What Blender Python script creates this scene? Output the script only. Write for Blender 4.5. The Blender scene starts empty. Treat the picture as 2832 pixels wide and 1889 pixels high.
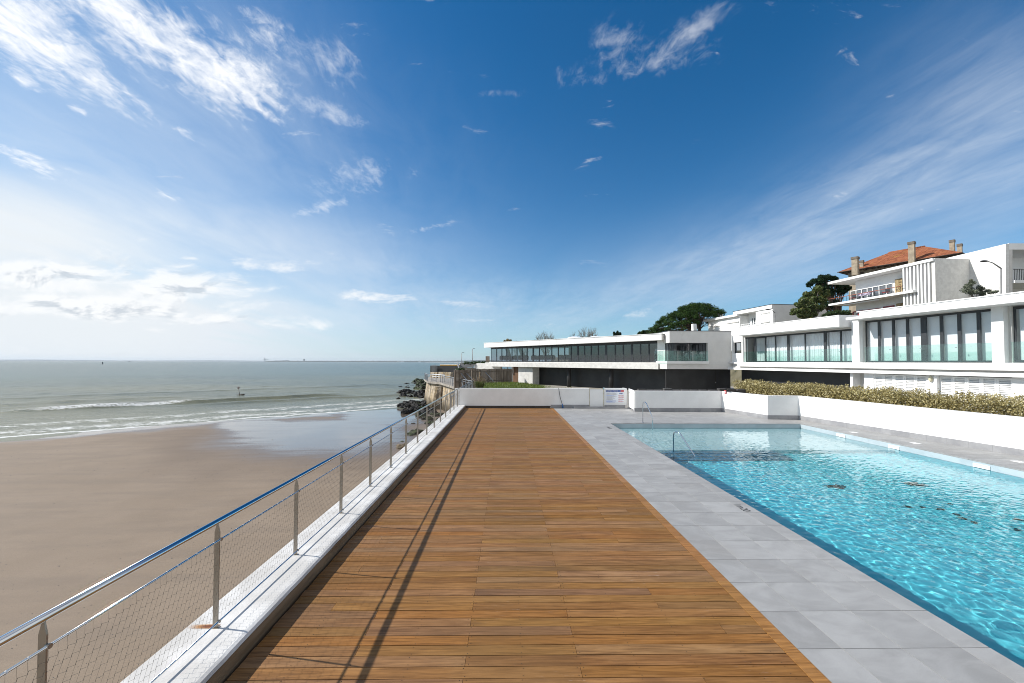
import bpy, math, random
import numpy as np
from mathutils import Matrix, Vector
R = math.radians
rnd = random.Random(7)
nrs = np.random.RandomState(11)
sc = bpy.context.scene
col = sc.collection

# ------------------------------------------------------------------ camera model (photo pixels 2832 x 1889)
EYE = np.array([0.0, 0.0, 2.85])
FPX = 1110.0
CX, CY = 1416.0, 972.2
yaw, pitch, roll = 0.0137, R(1.5), 0.0034
_f0 = np.array([math.sin(yaw), math.cos(yaw), 0.0])
_r0 = np.array([math.cos(yaw), -math.sin(yaw), 0.0])
_up = np.array([0, 0, 1.0])
FW = _f0 * math.cos(pitch) + _up * math.sin(pitch)
_u1 = -_f0 * math.sin(pitch) + _up * math.cos(pitch)
RT = _r0 * math.cos(roll) + _u1 * math.sin(roll)
UP = _u1 * math.cos(roll) - _r0 * math.sin(roll)

def ray(px, py):
    return FW + RT * ((px - CX) / FPX) + UP * ((CY - py) / FPX)
def at(px, py, d):
    return EYE + ray(px, py) * d
def on_z(px, py, z):
    r = ray(px, py)
    return EYE + r * ((z - EYE[2]) / r[2])

cd = bpy.data.cameras.new('camera')
cam = bpy.data.objects.new('camera', cd)
col.objects.link(cam)
cd.sensor_width = 36.0
cd.lens = FPX / 2832 * 36
cd.shift_y = (CY - 944.5) / 2832
cd.clip_start = 0.1
cd.clip_end = 60000
m = Matrix.Identity(4)
for i in range(3):
    m[i][0], m[i][1], m[i][2], m[i][3] = RT[i], UP[i], -FW[i], EYE[i]
cam.matrix_world = m
sc.camera = cam

# ------------------------------------------------------------------ frames of facades
class Frame:
    """vertical plane: s runs along it, n outward (towards the camera)"""
    def __init__(self, P, t):
        self.O = np.array(P[:2], float)
        t = np.array(t[:2], float)
        self.t = t / np.linalg.norm(t)
        n = np.array([self.t[1], -self.t[0]])
        if np.dot(EYE[:2] - self.O, n) < 0:
            n = -n
        self.n = n
    def w(self, s, n, z):
        p = self.O + self.t * s + self.n * n
        return (p[0], p[1], z)
    def hit(self, px, py, n0=0.0):
        r = ray(px, py)
        P = self.O + self.n * n0
        k = np.dot(P - EYE[:2], self.n) / np.dot(r[:2], self.n)
        q = EYE + r * k
        return np.dot(q[:2] - self.O, self.t), q[2]
    def s(self, px, n0=0.0):
        return self.hit(px, 1000, n0)[0]

# ------------------------------------------------------------------ mesh builder
class MB:
    def __init__(self):
        self.v, self.f, self.sm = [], [], []
    def poly(self, pts, smooth=False):
        b = len(self.v)
        self.v += [tuple(p) for p in pts]
        self.f.append(tuple(range(b, b + len(pts))))
        self.sm.append(smooth)
    def hexa(self, p):
        """8 points: bottom 0-3 ccw, top 4-7"""
        b = len(self.v)
        self.v += [tuple(q) for q in p]
        for f in ((0, 3, 2, 1), (4, 5, 6, 7), (0, 1, 5, 4), (1, 2, 6, 5), (2, 3, 7, 6), (3, 0, 4, 7)):
            self.f.append(tuple(b + i for i in f)); self.sm.append(False)
    def box(self, x0, x1, y0, y1, z0, z1, fr=None):
        P = [(x0, y0, z0), (x1, y0, z0), (x1, y1, z0), (x0, y1, z0), (x0, y0, z1), (x1, y0, z1), (x1, y1, z1), (x0, y1, z1)]
        if fr is not None:
            P = [fr.w(*q) for q in P]
        self.hexa(P)
        return self
    def prism(self, pts, z0, z1):
        """extrude a plan polygon"""
        b = len(self.v); n = len(pts)
        self.v += [(p[0], p[1], z0) for p in pts] + [(p[0], p[1], z1) for p in pts]
        self.f.append(tuple(b + i for i in reversed(range(n)))); self.f.append(tuple(b + n + i for i in range(n)))
        self.sm += [False, False]
        for i in range(n):
            j = (i + 1) % n
            self.f.append((b + i, b + j, b + n + j, b + n + i)); self.sm.append(False)
        return self
    def tube(self, pts, r, n=8, cap=True):
        pts = [np.array(p, float) for p in pts]
        rr = r if hasattr(r, '__len__') else [r] * len(pts)
        b = len(self.v)
        for i, p in enumerate(pts):
            d = pts[min(i + 1, len(pts) - 1)] - pts[max(i - 1, 0)]
            d = d / (np.linalg.norm(d) + 1e-9)
            a = np.cross(d, (0, 0, 1.0))
            if np.linalg.norm(a) < 1e-3: a = np.cross(d, (1.0, 0, 0))
            a /= np.linalg.norm(a); c = np.cross(d, a)
            for k in range(n):
                th = 2 * math.pi * k / n
                self.v.append(tuple(p + rr[i] * (a * math.cos(th) + c * math.sin(th))))
        for i in range(len(pts) - 1):
            for k in range(n):
                k2 = (k + 1) % n
                self.f.append((b + i * n + k, b + i * n + k2, b + (i + 1) * n + k2, b + (i + 1) * n + k)); self.sm.append(n > 4)
        if cap:
            self.f.append(tuple(b + k for k in reversed(range(n)))); self.sm.append(False)
            e = b + (len(pts) - 1) * n
            self.f.append(tuple(e + k for k in range(n))); self.sm.append(False)
        return self
    def lathe(self, c, prof, n=16):
        b = len(self.v)
        for (r, z) in prof:
            for k in range(n):
                th = 2 * math.pi * k / n
                self.v.append((c[0] + r * math.cos(th), c[1] + r * math.sin(th), c[2] + z))
        for i in range(len(prof) - 1):
            for k in range(n):
                k2 = (k + 1) % n
                self.f.append((b + i * n + k, b + i * n + k2, b + (i + 1) * n + k2, b + (i + 1) * n + k)); self.sm.append(True)
        self.f.append(tuple(b + k for k in reversed(range(n)))); self.sm.append(False)
        e = b + (len(prof) - 1) * n
        self.f.append(tuple(e + k for k in range(n))); self.sm.append(False)
        return self
    def ball(self, c, rx, ry, rz, nu=10, nv=7, jit=0.0, seed=0):
        rg = random.Random(seed)
        b = len(self.v)
        self.v.append((c[0], c[1], c[2] - rz))
        for j in range(1, nv):
            ph = -math.pi / 2 + math.pi * j / nv
            for i in range(nu):
                th = 2 * math.pi * i / nu
                q = 1 + jit * (rg.random() * 2 - 1)
                self.v.append((c[0] + rx * q * math.cos(ph) * math.cos(th), c[1] + ry * q * math.cos(ph) * math.sin(th), c[2] + rz * q * math.sin(ph)))
        self.v.append((c[0], c[1], c[2] + rz))
        t = len(self.v) - 1
        for i in range(nu):
            i2 = (i + 1) % nu
            self.f.append((b, b + 1 + i2, b + 1 + i)); self.sm.append(jit < .05)
            for j in range(nv - 2):
                o = b + 1 + j * nu
                self.f.append((o + i, o + i2, o + nu + i2, o + nu + i)); self.sm.append(jit < .05)
            o = b + 1 + (nv - 2) * nu
            self.f.append((o + i, o + i2, t)); self.sm.append(jit < .05)
        return self
    def build(self, name, mat, parent=None, bevel=0.0, **tags):
        me = bpy.data.meshes.new(name)
        off = np.zeros(3)
        p = parent
        while p is not None:
            off += np.array(p.location); p = p.parent
        v = np.array(self.v, float) - off
        me.from_pydata(v.tolist(), [], self.f)
        me.polygons.foreach_set('use_smooth', self.sm)
        me.materials.append(mat)
        me.update()
        o = bpy.data.objects.new(name, me)
        col.objects.link(o)
        if parent is not None:
            o.parent = parent
        if bevel > 0:
            bm = o.modifiers.new('bevel', 'BEVEL'); bm.width = bevel; bm.segments = 2; bm.limit_method = 'ANGLE'
        tag(o, **tags)
        return o

def tag(o, label=None, cat=None, group=None, kind=None):
    if label: o['label'] = label
    if cat: o['category'] = cat
    if group: o['group'] = group
    if kind: o['kind'] = kind
    return o

def empty(name, loc, label, cat, group=None):
    o = bpy.data.objects.new(name, None)
    o.location = tuple(float(q) for q in loc)
    o.empty_display_size = 0.2
    col.objects.link(o)
    return tag(o, label, cat, group)

def copy_tree(o, loc=None, parent=None, label=None):
    c = o.copy(); col.objects.link(c)
    if parent is not None: c.parent = parent
    if loc is not None: c.location = tuple(float(q) for q in loc)
    if label: c['label'] = label
    for ch in list(o.children):
        copy_tree(ch, None, c)
    return c

def raw(name, v, f, mat, parent=None, smooth=False, **tags):
    """numpy arrays -> mesh object (all faces with the same vertex count)"""
    me = bpy.data.meshes.new(name)
    v = np.asarray(v, np.float64); f = np.asarray(f, np.int32)
    off = np.zeros(3); p = parent
    while p is not None:
        off += np.array(p.location); p = p.parent
    v = v - off
    k = f.shape[1]
    me.vertices.add(len(v)); me.vertices.foreach_set('co', v.ravel())
    me.loops.add(f.size); me.loops.foreach_set('vertex_index', f.ravel())
    me.polygons.add(len(f))
    me.polygons.foreach_set('loop_start', np.arange(0, f.size, k, dtype=np.int32))
    me.polygons.foreach_set('loop_total', np.full(len(f), k, np.int32))
    me.update(calc_edges=True)
    if smooth: me.polygons.foreach_set('use_smooth', np.ones(len(f), bool))
    me.materials.append(mat)
    o = bpy.data.objects.new(name, me); col.objects.link(o)
    if parent is not None: o.parent = parent
    return tag(o, **tags)

def grid(xs, ys):
    X, Y = np.meshgrid(xs, ys)
    nx, ny = len(xs), len(ys)
    i = np.arange(nx - 1)[None, :] + (np.arange(ny - 1) * nx)[:, None]
    i = i.ravel()
    return X.ravel(), Y.ravel(), np.stack([i, i + 1, i + 1 + nx, i + nx], 1)

# ------------------------------------------------------------------ node helpers
class NG:
    def __init__(self, tree):
        self.t = tree; self.n = tree.nodes; self.l = tree.links
    def new(self, typ, **kw):
        n = self.n.new(typ)
        for k, v in kw.items(): setattr(n, k, v)
        return n
    def put(self, sock, val):
        if hasattr(val, 'is_output') or isinstance(val, bpy.types.NodeSocket):
            self.l.new(val, sock)
        elif val is not None:
            if hasattr(sock, 'default_value') and hasattr(sock.default_value, '__len__'):
                val = tuple(val)
                if len(sock.default_value) == 4 and len(val) == 3: val = val + (1.0,)
            sock.default_value = val
    def math(self, op, a, b=None, c=None, clamp=False):
        n = self.new('ShaderNodeMath', operation=op, use_clamp=clamp)
        self.put(n.inputs[0], a)
        if b is not None: self.put(n.inputs[1], b)
        if c is not None: self.put(n.inputs[2], c)
        return n.outputs[0]
    def add(self, a, b): return self.math('ADD', a, b)
    def sub(self, a, b): return self.math('SUBTRACT', a, b)
    def mul(self, a, b): return self.math('MULTIPLY', a, b)
    def div(self, a, b): return self.math('DIVIDE', a, b)
    def mx(self, a, b): return self.math('MAXIMUM', a, b)
    def mn(self, a, b): return self.math('MINIMUM', a, b)
    def step(self, x, lo, hi, out0=0.0, out1=1.0):
        n = self.new('ShaderNodeMapRange', interpolation_type='SMOOTHSTEP')
        self.put(n.inputs[0], x); n.inputs[1].default_value = lo; n.inputs[2].default_value = hi
        n.inputs[3].default_value = out0; n.inputs[4].default_value = out1
        return n.outputs[0]
    def lin(self, x, lo, hi, a=0.0, b=1.0):
        n = self.new('ShaderNodeMapRange', clamp=True)
        self.put(n.inputs[0], x)
        for i, q in enumerate((lo, hi, a, b)): n.inputs[i + 1].default_value = q
        return n.outputs[0]
    def mix(self, f, a, b, blend='MIX'):
        n = self.new('ShaderNodeMix', data_type='RGBA', blend_type=blend)
        self.put(n.inputs[0], f); self.put(n.inputs[6], a); self.put(n.inputs[7], b)
        return n.outputs[2]
    def noise(self, vec, scale, detail=4, rough=.55, dist=0.0, lac=2.0):
        n = self.new('ShaderNodeTexNoise')
        if vec is not None: self.put(n.inputs['Vector'], vec)
        n.inputs['Scale'].default_value = scale; n.inputs['Detail'].default_value = detail
        n.inputs['Roughness'].default_value = rough; n.inputs['Distortion'].default_value = dist
        n.inputs['Lacunarity'].default_value = lac
        return n.outputs['Fac']
    def mapping(self, vec, loc=(0, 0, 0), rot=(0, 0, 0), scale=(1, 1, 1)):
        n = self.new('ShaderNodeMapping')
        self.put(n.inputs[0], vec)
        n.inputs[1].default_value = loc; n.inputs[2].default_value = rot; n.inputs[3].default_value = scale
        return n.outputs[0]
    def xyz(self, vec):
        n = self.new('ShaderNodeSeparateXYZ'); self.put(n.inputs[0], vec); return n.outputs
    def comb(self, x, y, z):
        n = self.new('ShaderNodeCombineXYZ')
        for i, q in enumerate((x, y, z)): self.put(n.inputs[i], q)
        return n.outputs[0]
    def ramp(self, f, stops):
        n = self.new('ShaderNodeValToRGB'); self.put(n.inputs[0], f)
        e = n.color_ramp.elements
        while len(e) < len(stops): e.new(0.5)
        for k, (p, c) in enumerate(stops):
            e[k].position = p; e[k].color = tuple(c) + (1.0,) if len(c) == 3 else c
        return n.outputs[0]

def newmat(name):
    m = bpy.data.materials.new(name); m.use_nodes = True
    g = NG(m.node_tree)
    for n in list(g.n): g.n.remove(n)
    out = g.new('ShaderNodeOutputMaterial')
    return m, g, out

def pbsdf(g, out, base, rough=.6, metal=0.0, spec=.5, normal=None):
    b = g.new('ShaderNodeBsdfPrincipled')
    g.put(b.inputs['Base Color'], base); g.put(b.inputs['Roughness'], rough)
    g.put(b.inputs['Metallic'], metal); g.put(b.inputs['Specular IOR Level'], spec)
    if normal is not None: g.put(b.inputs['Normal'], normal)
    if out is not None: g.l.new(b.outputs[0], out.inputs['Surface'])
    return b

def bump(g, h, strength=.3, dist=.02):
    n = g.new('ShaderNodeBump'); n.inputs['Strength'].default_value = strength
    n.inputs['Distance'].default_value = dist; g.put(n.inputs['Height'], h)
    return n.outputs[0]

def pm(name, c1, c2=None, scale=3.0, rough=.6, metal=0.0, spec=.5, bmp=0.0, bscale=40.0, lo=.35, hi=.65, stretch=(1, 1, 1), island=0.0, stain=None, stain_lo=.6, stain_scale=1.5):
    """procedural: two tones mixed by noise, optional per-island value jitter, stain and fine bump"""
    m, g, out = newmat(name)
    tc = g.new('ShaderNodeTexCoord').outputs['Object']
    v = g.mapping(tc, scale=stretch)
    c2 = c2 or tuple(min(1, q * 1.12) for q in c1)
    c = g.mix(g.step(g.noise(v, scale, 5), lo, hi), c1, c2)
    if stain is not None:
        c = g.mix(g.mul(g.step(g.noise(g.mapping(tc, loc=(7, 3, 1), scale=stretch), stain_scale, 6, .65), stain_lo, stain_lo + .18), .8), c, stain)
    if island > 0:
        r = g.new('ShaderNodeNewGeometry').outputs['Random Per Island']
        h = g.new('ShaderNodeHueSaturation'); g.put(h.inputs['Color'], c)
        g.put(h.inputs['Value'], g.lin(r, 0, 1, 1 - island, 1 + island))
        c = h.outputs[0]
    nm = bump(g, g.noise(v, bscale, 4), bmp, .01) if bmp > 0 else None
    pbsdf(g, out, c, rough, metal, spec, nm)
    return m

def leafmat(name, cols, rough=.5, transl=.25, spec=.4):
    """leaf colours vary per leaf and per clump"""
    m, g, out = newmat(name)
    r = g.new('ShaderNodeNewGeometry').outputs['Random Per Island']
    tc = g.new('ShaderNodeTexCoord').outputs['Object']
    f = g.add(g.mul(r, .6), g.mul(g.noise(tc, .9, 3), .5))
    n = len(cols)
    c = g.ramp(f, [(0.15 + .75 * i / max(1, n - 1), cc) for i, cc in enumerate(cols)])
    b = pbsdf(g, None, c, rough, 0, spec)
    t = g.new('ShaderNodeBsdfTranslucent'); g.put(t.inputs[0], c)
    mx = g.new('ShaderNodeMixShader'); mx.inputs[0].default_value = transl
    g.l.new(b.outputs[0], mx.inputs[1]); g.l.new(t.outputs[0], mx.inputs[2]); g.l.new(mx.outputs[0], out.inputs['Surface'])
    return m

def glassmat(name, tint, refl=1.0, rough=.02):
    """thin pane: tinted see-through plus fresnel mirror"""
    m, g, out = newmat(name)
    t = g.new('ShaderNodeBsdfTransparent'); g.put(t.inputs[0], tint)
    gl = g.new('ShaderNodeBsdfGlossy'); gl.inputs['Roughness'].default_value = rough
    tc = g.new('ShaderNodeTexCoord').outputs['Object']
    gl.inputs['Color'].default_value = (.95, .97, 1, 1)
    g.l.new(bump(g, g.noise(tc, .8, 2), .04, .05), gl.inputs['Normal'])
    ge = g.new('ShaderNodeNewGeometry'); dt = g.new('ShaderNodeVectorMath', operation='DOT_PRODUCT')
    g.l.new(ge.outputs['Normal'], dt.inputs[0]); g.l.new(ge.outputs['Incoming'], dt.inputs[1])
    fr = g.add(g.mul(g.math('POWER', g.sub(1.0, g.math('ABSOLUTE', dt.outputs['Value'])), 5.0), .93), .07)
    mx = g.new('ShaderNodeMixShader')
    g.put(mx.inputs[0], g.math('MULTIPLY', fr, refl, clamp=True))
    g.l.new(t.outputs[0], mx.inputs[1]); g.l.new(gl.outputs[0], mx.inputs[2]); g.l.new(mx.outputs[0], out.inputs['Surface'])
    return m

# leaves: scatter small quads in given clump spheres
def leaves(clumps, per, size, flat=0.0, shell=.55, aspect=.55, seed=1, upbias=.3):
    rs = np.random.RandomState(seed)
    C = np.array([c[:3] for c in clumps], float)
    Rr = np.array([c[3] if hasattr(c[3], '__len__') else (c[3],) * 3 for c in clumps], float)
    n = len(C) * per
    idx = np.repeat(np.arange(len(C)), per)
    d = rs.normal(size=(n, 3)); d /= np.linalg.norm(d, axis=1)[:, None]
    rad = shell + (1 - shell) * rs.rand(n) ** .6
    P = C[idx] + d * rad[:, None] * Rr[idx]
    nn = d + rs.normal(size=(n, 3)) * .7; nn[:, 2] += upbias
    nn /= np.linalg.norm(nn, axis=1)[:, None]
    a = np.cross(nn, rs.normal(size=(n, 3))); a /= np.linalg.norm(a, axis=1)[:, None] + 1e-9
    b = np.cross(nn, a)
    L = size * (.6 + .8 * rs.rand(n))[:, None]
    a *= L; b *= L * aspect
    V = np.stack([P - a, P - b * .9 - a * .1, P + a, P + b * .9 - a * .1], 1).reshape(-1, 3)
    F = np.arange(n * 4).reshape(-1, 4)
    return V, F
# ------------------------------------------------------------------ light, sky
SUN_TO = np.array([-1.0, .18, .77]); SUN_TO /= np.linalg.norm(SUN_TO)
sl = bpy.data.lights.new('sun', 'SUN'); sl.energy = 4.2; sl.angle = R(.53); sl.color = (1, .955, .89)
so = bpy.data.objects.new('sun', sl); col.objects.link(so)
so.rotation_euler = Vector(SUN_TO).to_track_quat('Z', 'Y').to_euler()
so.location = (-40, 10, 40)
sl.cycles.is_caustics_light = True

SKY_STRENGTH = 0.10
wd = bpy.data.worlds.new('World'); sc.world = wd; wd.use_nodes = True
g = NG(wd.node_tree)
for n in list(g.n): g.n.remove(n)
wout = g.new('ShaderNodeOutputWorld'); bg = g.new('ShaderNodeBackground'); bg.inputs[1].default_value = SKY_STRENGTH
g.l.new(bg.outputs[0], wout.inputs[0])
sky = g.new('ShaderNodeTexSky'); sky.sky_type = 'NISHITA'; sky.sun_disc = False
sky.sun_elevation = math.asin(SUN_TO[2]); sky.sun_rotation = math.atan2(SUN_TO[0], SUN_TO[1])
sky.air_density = 1.0; sky.dust_density = 0.25; sky.ozone_density = 3.0; sky.altitude = 0
hs = g.new('ShaderNodeHueSaturation'); g.l.new(sky.outputs[0], hs.inputs['Color'])
hs.inputs['Saturation'].default_value = 1.28; hs.inputs['Value'].default_value = 0.85; hs.inputs['Hue'].default_value = 0.492
skyc = g.mix(1.0, hs.outputs[0], (.33, .80, .98), 'MULTIPLY')
dirv = g.new('ShaderNodeTexCoord').outputs['Generated']
dx, dy, dz = g.xyz(dirv)
yy = g.mx(dy, .12)
u = g.div(dx, yy); v = g.div(dz, yy)
def cu(xd): return (xd - 1163) / 921.5
def cv(yd): return (831 - yd) / 921.5
def blob(xd, yd, rx, ry, tilt=0.0, w=1.0):
    """soft patch of sky, in direction space (tilt: degrees, positive runs down to the right)"""
    a = R(-tilt); ca, sa = math.cos(a), math.sin(a)
    ux = g.sub(u, cu(xd)); vy = g.sub(v, cv(yd))
    p = g.mul(g.add(g.mul(ux, ca), g.mul(vy, sa)), 921.5 / rx)
    q = g.mul(g.sub(g.mul(vy, ca), g.mul(ux, sa)), 921.5 / ry)
    r2 = g.add(g.mul(p, p), g.mul(q, q))
    return g.mul(g.math('EXPONENT', g.mul(r2, -1.0)), w)
def blobs(lst):
    r = blob(*lst[0])
    for b_ in lst[1:]: r = g.mx(r, blob(*b_))
    return r
# plane of the high cloud, turned so that the streaks run along the wind
zz = g.add(g.mx(dz, 0.0), .07)
az = -0.091
al = g.div(g.add(g.mul(dx, math.sin(az)), g.mul(dy, math.cos(az))), zz)
cr = g.div(g.sub(g.mul(dx, math.cos(az)), g.mul(dy, math.sin(az))), zz)
streak = g.noise(g.comb(g.mul(cr, 1.5), g.mul(al, .28), 0), 1.0, 8, .6, .5)
fine = g.noise(g.comb(g.mul(cr, 5.5), g.mul(al, 2.6), 3.0), 1.0, 9, .66, .6)
flock = g.noise(g.comb(g.mul(cr, 24.0), g.mul(al, 15.0), 5.0), 1.0, 6, .62, .5)
# 1 veil of cirrus
m1 = blobs([(2330, 260, 300, 210, -38, 1.0), (2050, 420, 520, 105, -27, 1.0), (1700, 570, 400, 60, -22, .8), (1650, 650, 520, 60, -10, .55),
            (100, 520, 620, 110, 6, 1.3), (650, 590, 420, 55, 8, .75), (200, 380, 500, 150, 15, .6), (300, 120, 560, 230, 25, .75), (1000, 690, 600, 60, 2, .6)])
d1 = g.mul(g.step(g.add(g.mul(streak, .62), g.mul(fine, .46)), .32, .84), m1)
# 2 flocked bright cloud
m2 = blobs([(60, 70, 300, 115, 25, 1.12), (330, 75, 340, 110, 28, 1.08), (500, 160, 190, 85, 35, .98), (235, 190, 160, 46, 33, 1.05), (600, 60, 120, 60, 30, .72), (580, 235, 100, 24, 38, .85),
            (55, 370, 125, 28, 22, .95), (60, 190, 60, 20, 25, .85), (175, 255, 40, 12, 25, .75),
            (420, 300, 60, 25, 40, .6), (380, 450, 60, 14, 15, .55)])
f2 = g.sub(g.add(g.mul(fine, .55), g.mul(flock, .45)), .5)
m2b = blobs([(720, 110, 170, 70, 30, .85), (740, 250, 110, 30, 20, .9), (820, 400, 120, 60, -10, .8), (740, 475, 100, 18, -12, .85), (1480, 130, 220, 50, -14, .72), (1420, 90, 90, 70, -50, .70), (1600, 50, 140, 45, -35, .68),
            (985, 522, 70, 10, -14, .8), (1160, 205, 80, 14, 0, .6), (1290, 165, 40, 30, 60, .6)])
d2 = g.mul(g.step(g.add(g.mul(f2, 3.6), g.mul(m2, 1.12)), .42, 1.50), g.step(m2, .10, .45))
d2b = g.mul(g.mul(g.step(g.add(g.mul(f2, 3.6), g.mul(m2b, .95)), .35, 1.35), g.step(m2b, .10, .5)), .40)
d2 = g.mx(d2, d2b)
# 3 low cumulus over the sea
n3 = g.noise(g.comb(g.mul(u, 6.5), g.mul(v, 17.0), 1.0), 1.0, 8, .62, .4)
n3b = g.noise(g.comb(g.mul(g.sub(u, .015), 6.5), g.mul(g.add(v, .016), 17.0), 1.0), 1.0, 4, .6, .4)
m3 = blobs([(120, 640, 330, 46, 2, 1.1), (430, 665, 230, 50, 6, 1.1), (620, 610, 130, 22, 5, .75), (850, 680, 120, 18, 4, .7), (200, 712, 460, 40, 2, 1.0),
            (560, 735, 260, 22, 2, .75), (1080, 700, 100, 12, 3, .62), (600, 575, 60, 9, 4, .62), (440, 595, 40, 8, 0, .6), (1450, 720, 160, 18, -3, .5), (330, 555, 30, 7, 0, .5)])
d3 = g.step(g.add(g.mul(g.sub(n3, .5), 2.6), g.mul(m3, .85)), .36, .95)
shade3 = g.mul(g.step(g.sub(n3b, n3), -.02, .14), g.step(n3b, .46, .62))
# 4 bright haze low down, stronger towards the sun
sunward = g.step(g.mul(u, -1.0), -.6, 1.5)
hz = g.mul(g.math('EXPONENT', g.mul(g.mx(v, 0.0), -5.5)), g.add(g.mul(sunward, .50), .36))
glow = g.mul(g.mul(g.math('EXPONENT', g.mul(g.mx(v, 0.0), -1.7)), g.step(g.mul(u, -1.0), .0, 1.6)), .34)
W = 7.0
def K(a, b_, c): return (a * W, b_ * W, c * W)
milk = g.mul(blobs([(-50, 510, 620, 150, 7, .80), (500, 560, 520, 110, 5, .42), (150, 700, 900, 130, 2, .62), (100, 300, 700, 200, 20, .25), (900, 740, 700, 70, 0, .30), (2280, 420, 520, 220, -30, .26), (1700, 610, 560, 110, -14, .30)]), g.add(g.mul(streak, .9), .45))
c = g.mix(g.math('ADD', g.add(hz, milk), glow, clamp=True), skyc, g.mix(g.step(g.mul(u, -1.0), -.1, 1.0), K(.65, .74, .89), K(.86, .91, .95)))
c = g.mix(g.mul(d1, .62), c, K(.86, .93, 1.0))
c = g.mix(g.mul(d3, .85), c, g.mix(shade3, K(1.03, 1.04, 1.05), K(.60, .66, .73)))
c = g.mix(g.mul(d2, .95), c, K(1.10, 1.11, 1.13))
# added bright cloud in the unseen sky behind the camera, lifts the fill light
fill_cloud = g.mul(g.step(g.mul(dy, -1.0), .02, .35), g.step(g.noise(dirv, 2.2, 6, .6), .36, .56))
c = g.mix(g.mul(fill_cloud, .9), c, K(1.02, 1.0, .97))
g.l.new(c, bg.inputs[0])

vs = sc.view_settings
vs.view_transform = 'Standard'; vs.look = 'None'; vs.exposure = 0.5; vs.gamma = 1.0
sc.cycles.sample_clamp_indirect = 4.0
sc.cycles.max_bounces = 10; sc.cycles.transparent_max_bounces = 24
sc.cycles.use_denoising = True
sc.cycles.filter_width = 0.95

# ------------------------------------------------------------------ shore frame: a along the waterline, b out to sea
SEA = -4.3
S0 = np.array([-46.6, 36.9]); S1 = np.array([-16.8, 63.0])
EA = (S1 - S0) / np.linalg.norm(S1 - S0); EB = np.array([-EA[1], EA[0]])
SLOPE = .0145
def shore(a, b): return S0[0] + EA[0] * a + EB[0] * b, S0[1] + EA[1] * a + EB[1] * b
def ab(x, y): return (x - S0[0]) * EA[0] + (y - S0[1]) * EA[1], (x - S0[0]) * EB[0] + (y - S0[1]) * EB[1]
def wav(x, y, seed, L, n=6):
    rs = np.random.RandomState(seed); r = 0
    for i in range(n):
        th = rs.rand() * 6.28; k = 2 * math.pi / (L * (.6 + .9 * rs.rand()))
        r = r + np.sin(k * (x * math.cos(th) + y * math.sin(th)) + rs.rand() * 6.28)
    return r / n
def sand_z(x, y):
    a, b = ab(x, y)
    return SEA - SLOPE * b + .05 * wav(x, y, 5, 26) + .012 * wav(x, y, 6, 5)
def on_sand(px, py):
    z = -4.0
    for _ in range(6):
        p = on_z(px, py, z); z = float(sand_z(p[0], p[1]))
    return on_z(px, py, z)

def shorecoords(g):
    p = g.new('ShaderNodeNewGeometry').outputs['Position']
    x, y, z = g.xyz(p)
    X = g.sub(x, S0[0]); Y = g.sub(y, S0[1])
    return p, x, y, g.add(g.mul(X, EA[0]), g.mul(Y, EA[1])), g.add(g.mul(X, EB[0]), g.mul(Y, EB[1]))

# sand
m_sand, g, out = newmat('wet_and_dry_sand')
p, x, y, A, B = shorecoords(g)
def ell(cp, ap, bp):
    C0, A0, B0 = [on_sand(q[0] * 1.2046, q[1] * 1.2046)[:2] for q in (cp, ap, bp)]
    M = np.linalg.inv(np.stack([A0 - C0, B0 - C0], 1))
    X = g.sub(x, C0[0]); Y = g.sub(y, C0[1])
    i = g.add(g.mul(X, M[0, 0]), g.mul(Y, M[0, 1])); j = g.add(g.mul(X, M[1, 0]), g.mul(Y, M[1, 1]))
    return g.math('SQRT', g.add(g.mul(i, i), g.mul(j, j)))
lown = g.noise(p, .16, 5, .6); midn = g.noise(g.mapping(p, rot=(0, 0, -.72), scale=(.25, 1.2, 1)), .8, 5, .6)
e1 = ell((745, 992), (985, 988), (745, 1052)); e2 = ell((880, 950), (1000, 950), (880, 990)); e3 = ell((600, 978), (720, 978), (600, 998))
e = g.mn(g.mn(e1, e2), e3)
wet = g.step(g.add(e, g.mul(g.sub(g.add(g.mul(lown, .6), g.mul(midn, .4)), .5), .9)), 1.28, .60)
swash = g.step(g.add(B, g.mul(g.sub(lown, .5), 9)), -5.5, -1.0)
wet = g.mx(wet, swash)
d1_ = ell((640, 1005), (1000, 1005), (640, 1100))
damp = g.step(g.add(d1_, g.mul(g.sub(lown, .5), 1.0)), 1.15, .5)
damp = g.mx(damp, wet)
grain = g.noise(p, 34, 5, .75)
c = g.mix(g.step(g.noise(p, .35, 6), .3, .7), (.228, .174, .124), (.258, .200, .146))
c = g.mix(g.mul(g.step(midn, .42, .68), .5), c, (.185, .145, .110))
c = g.mix(g.mul(g.step(grain, .38, .68), .5), c, (.175, .137, .103))
c = g.mix(g.mul(damp, .75), c, (.145, .108, .080))
c = g.mix(g.mul(wet, .8), c, (.125, .100, .080))
bs = pbsdf(g, out, c, g.mix(wet, (.85,) * 3, g.mix(g.step(midn, .4, .7), (.07,) * 3, (.16,) * 3)), 0, g.lin(wet, 0, 1, .25, 1.0))
h = g.add(g.mul(g.noise(g.mapping(p, rot=(0, 0, -.72), scale=(.5, 2.2, 1)), 2.2, 6, .65), .8), g.mul(grain, .25))
bn = g.new('ShaderNodeBump'); bn.inputs['Distance'].default_value = .05; g.put(bn.inputs['Height'], h); g.put(bn.inputs['Strength'], g.lin(wet, 0, 1, .45, .03))
g.l.new(bn.outputs[0], bs.inputs['Normal'])
ax = np.concatenate([np.arange(-160, -40, 2.0), np.arange(-40, 75, 1.0)]); bx = np.concatenate([np.arange(-95, 20, 1.0), np.arange(20, 61, 4.0)])
a_, b_, F = grid(ax, bx)
X, Y = shore(a_, b_)
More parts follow.
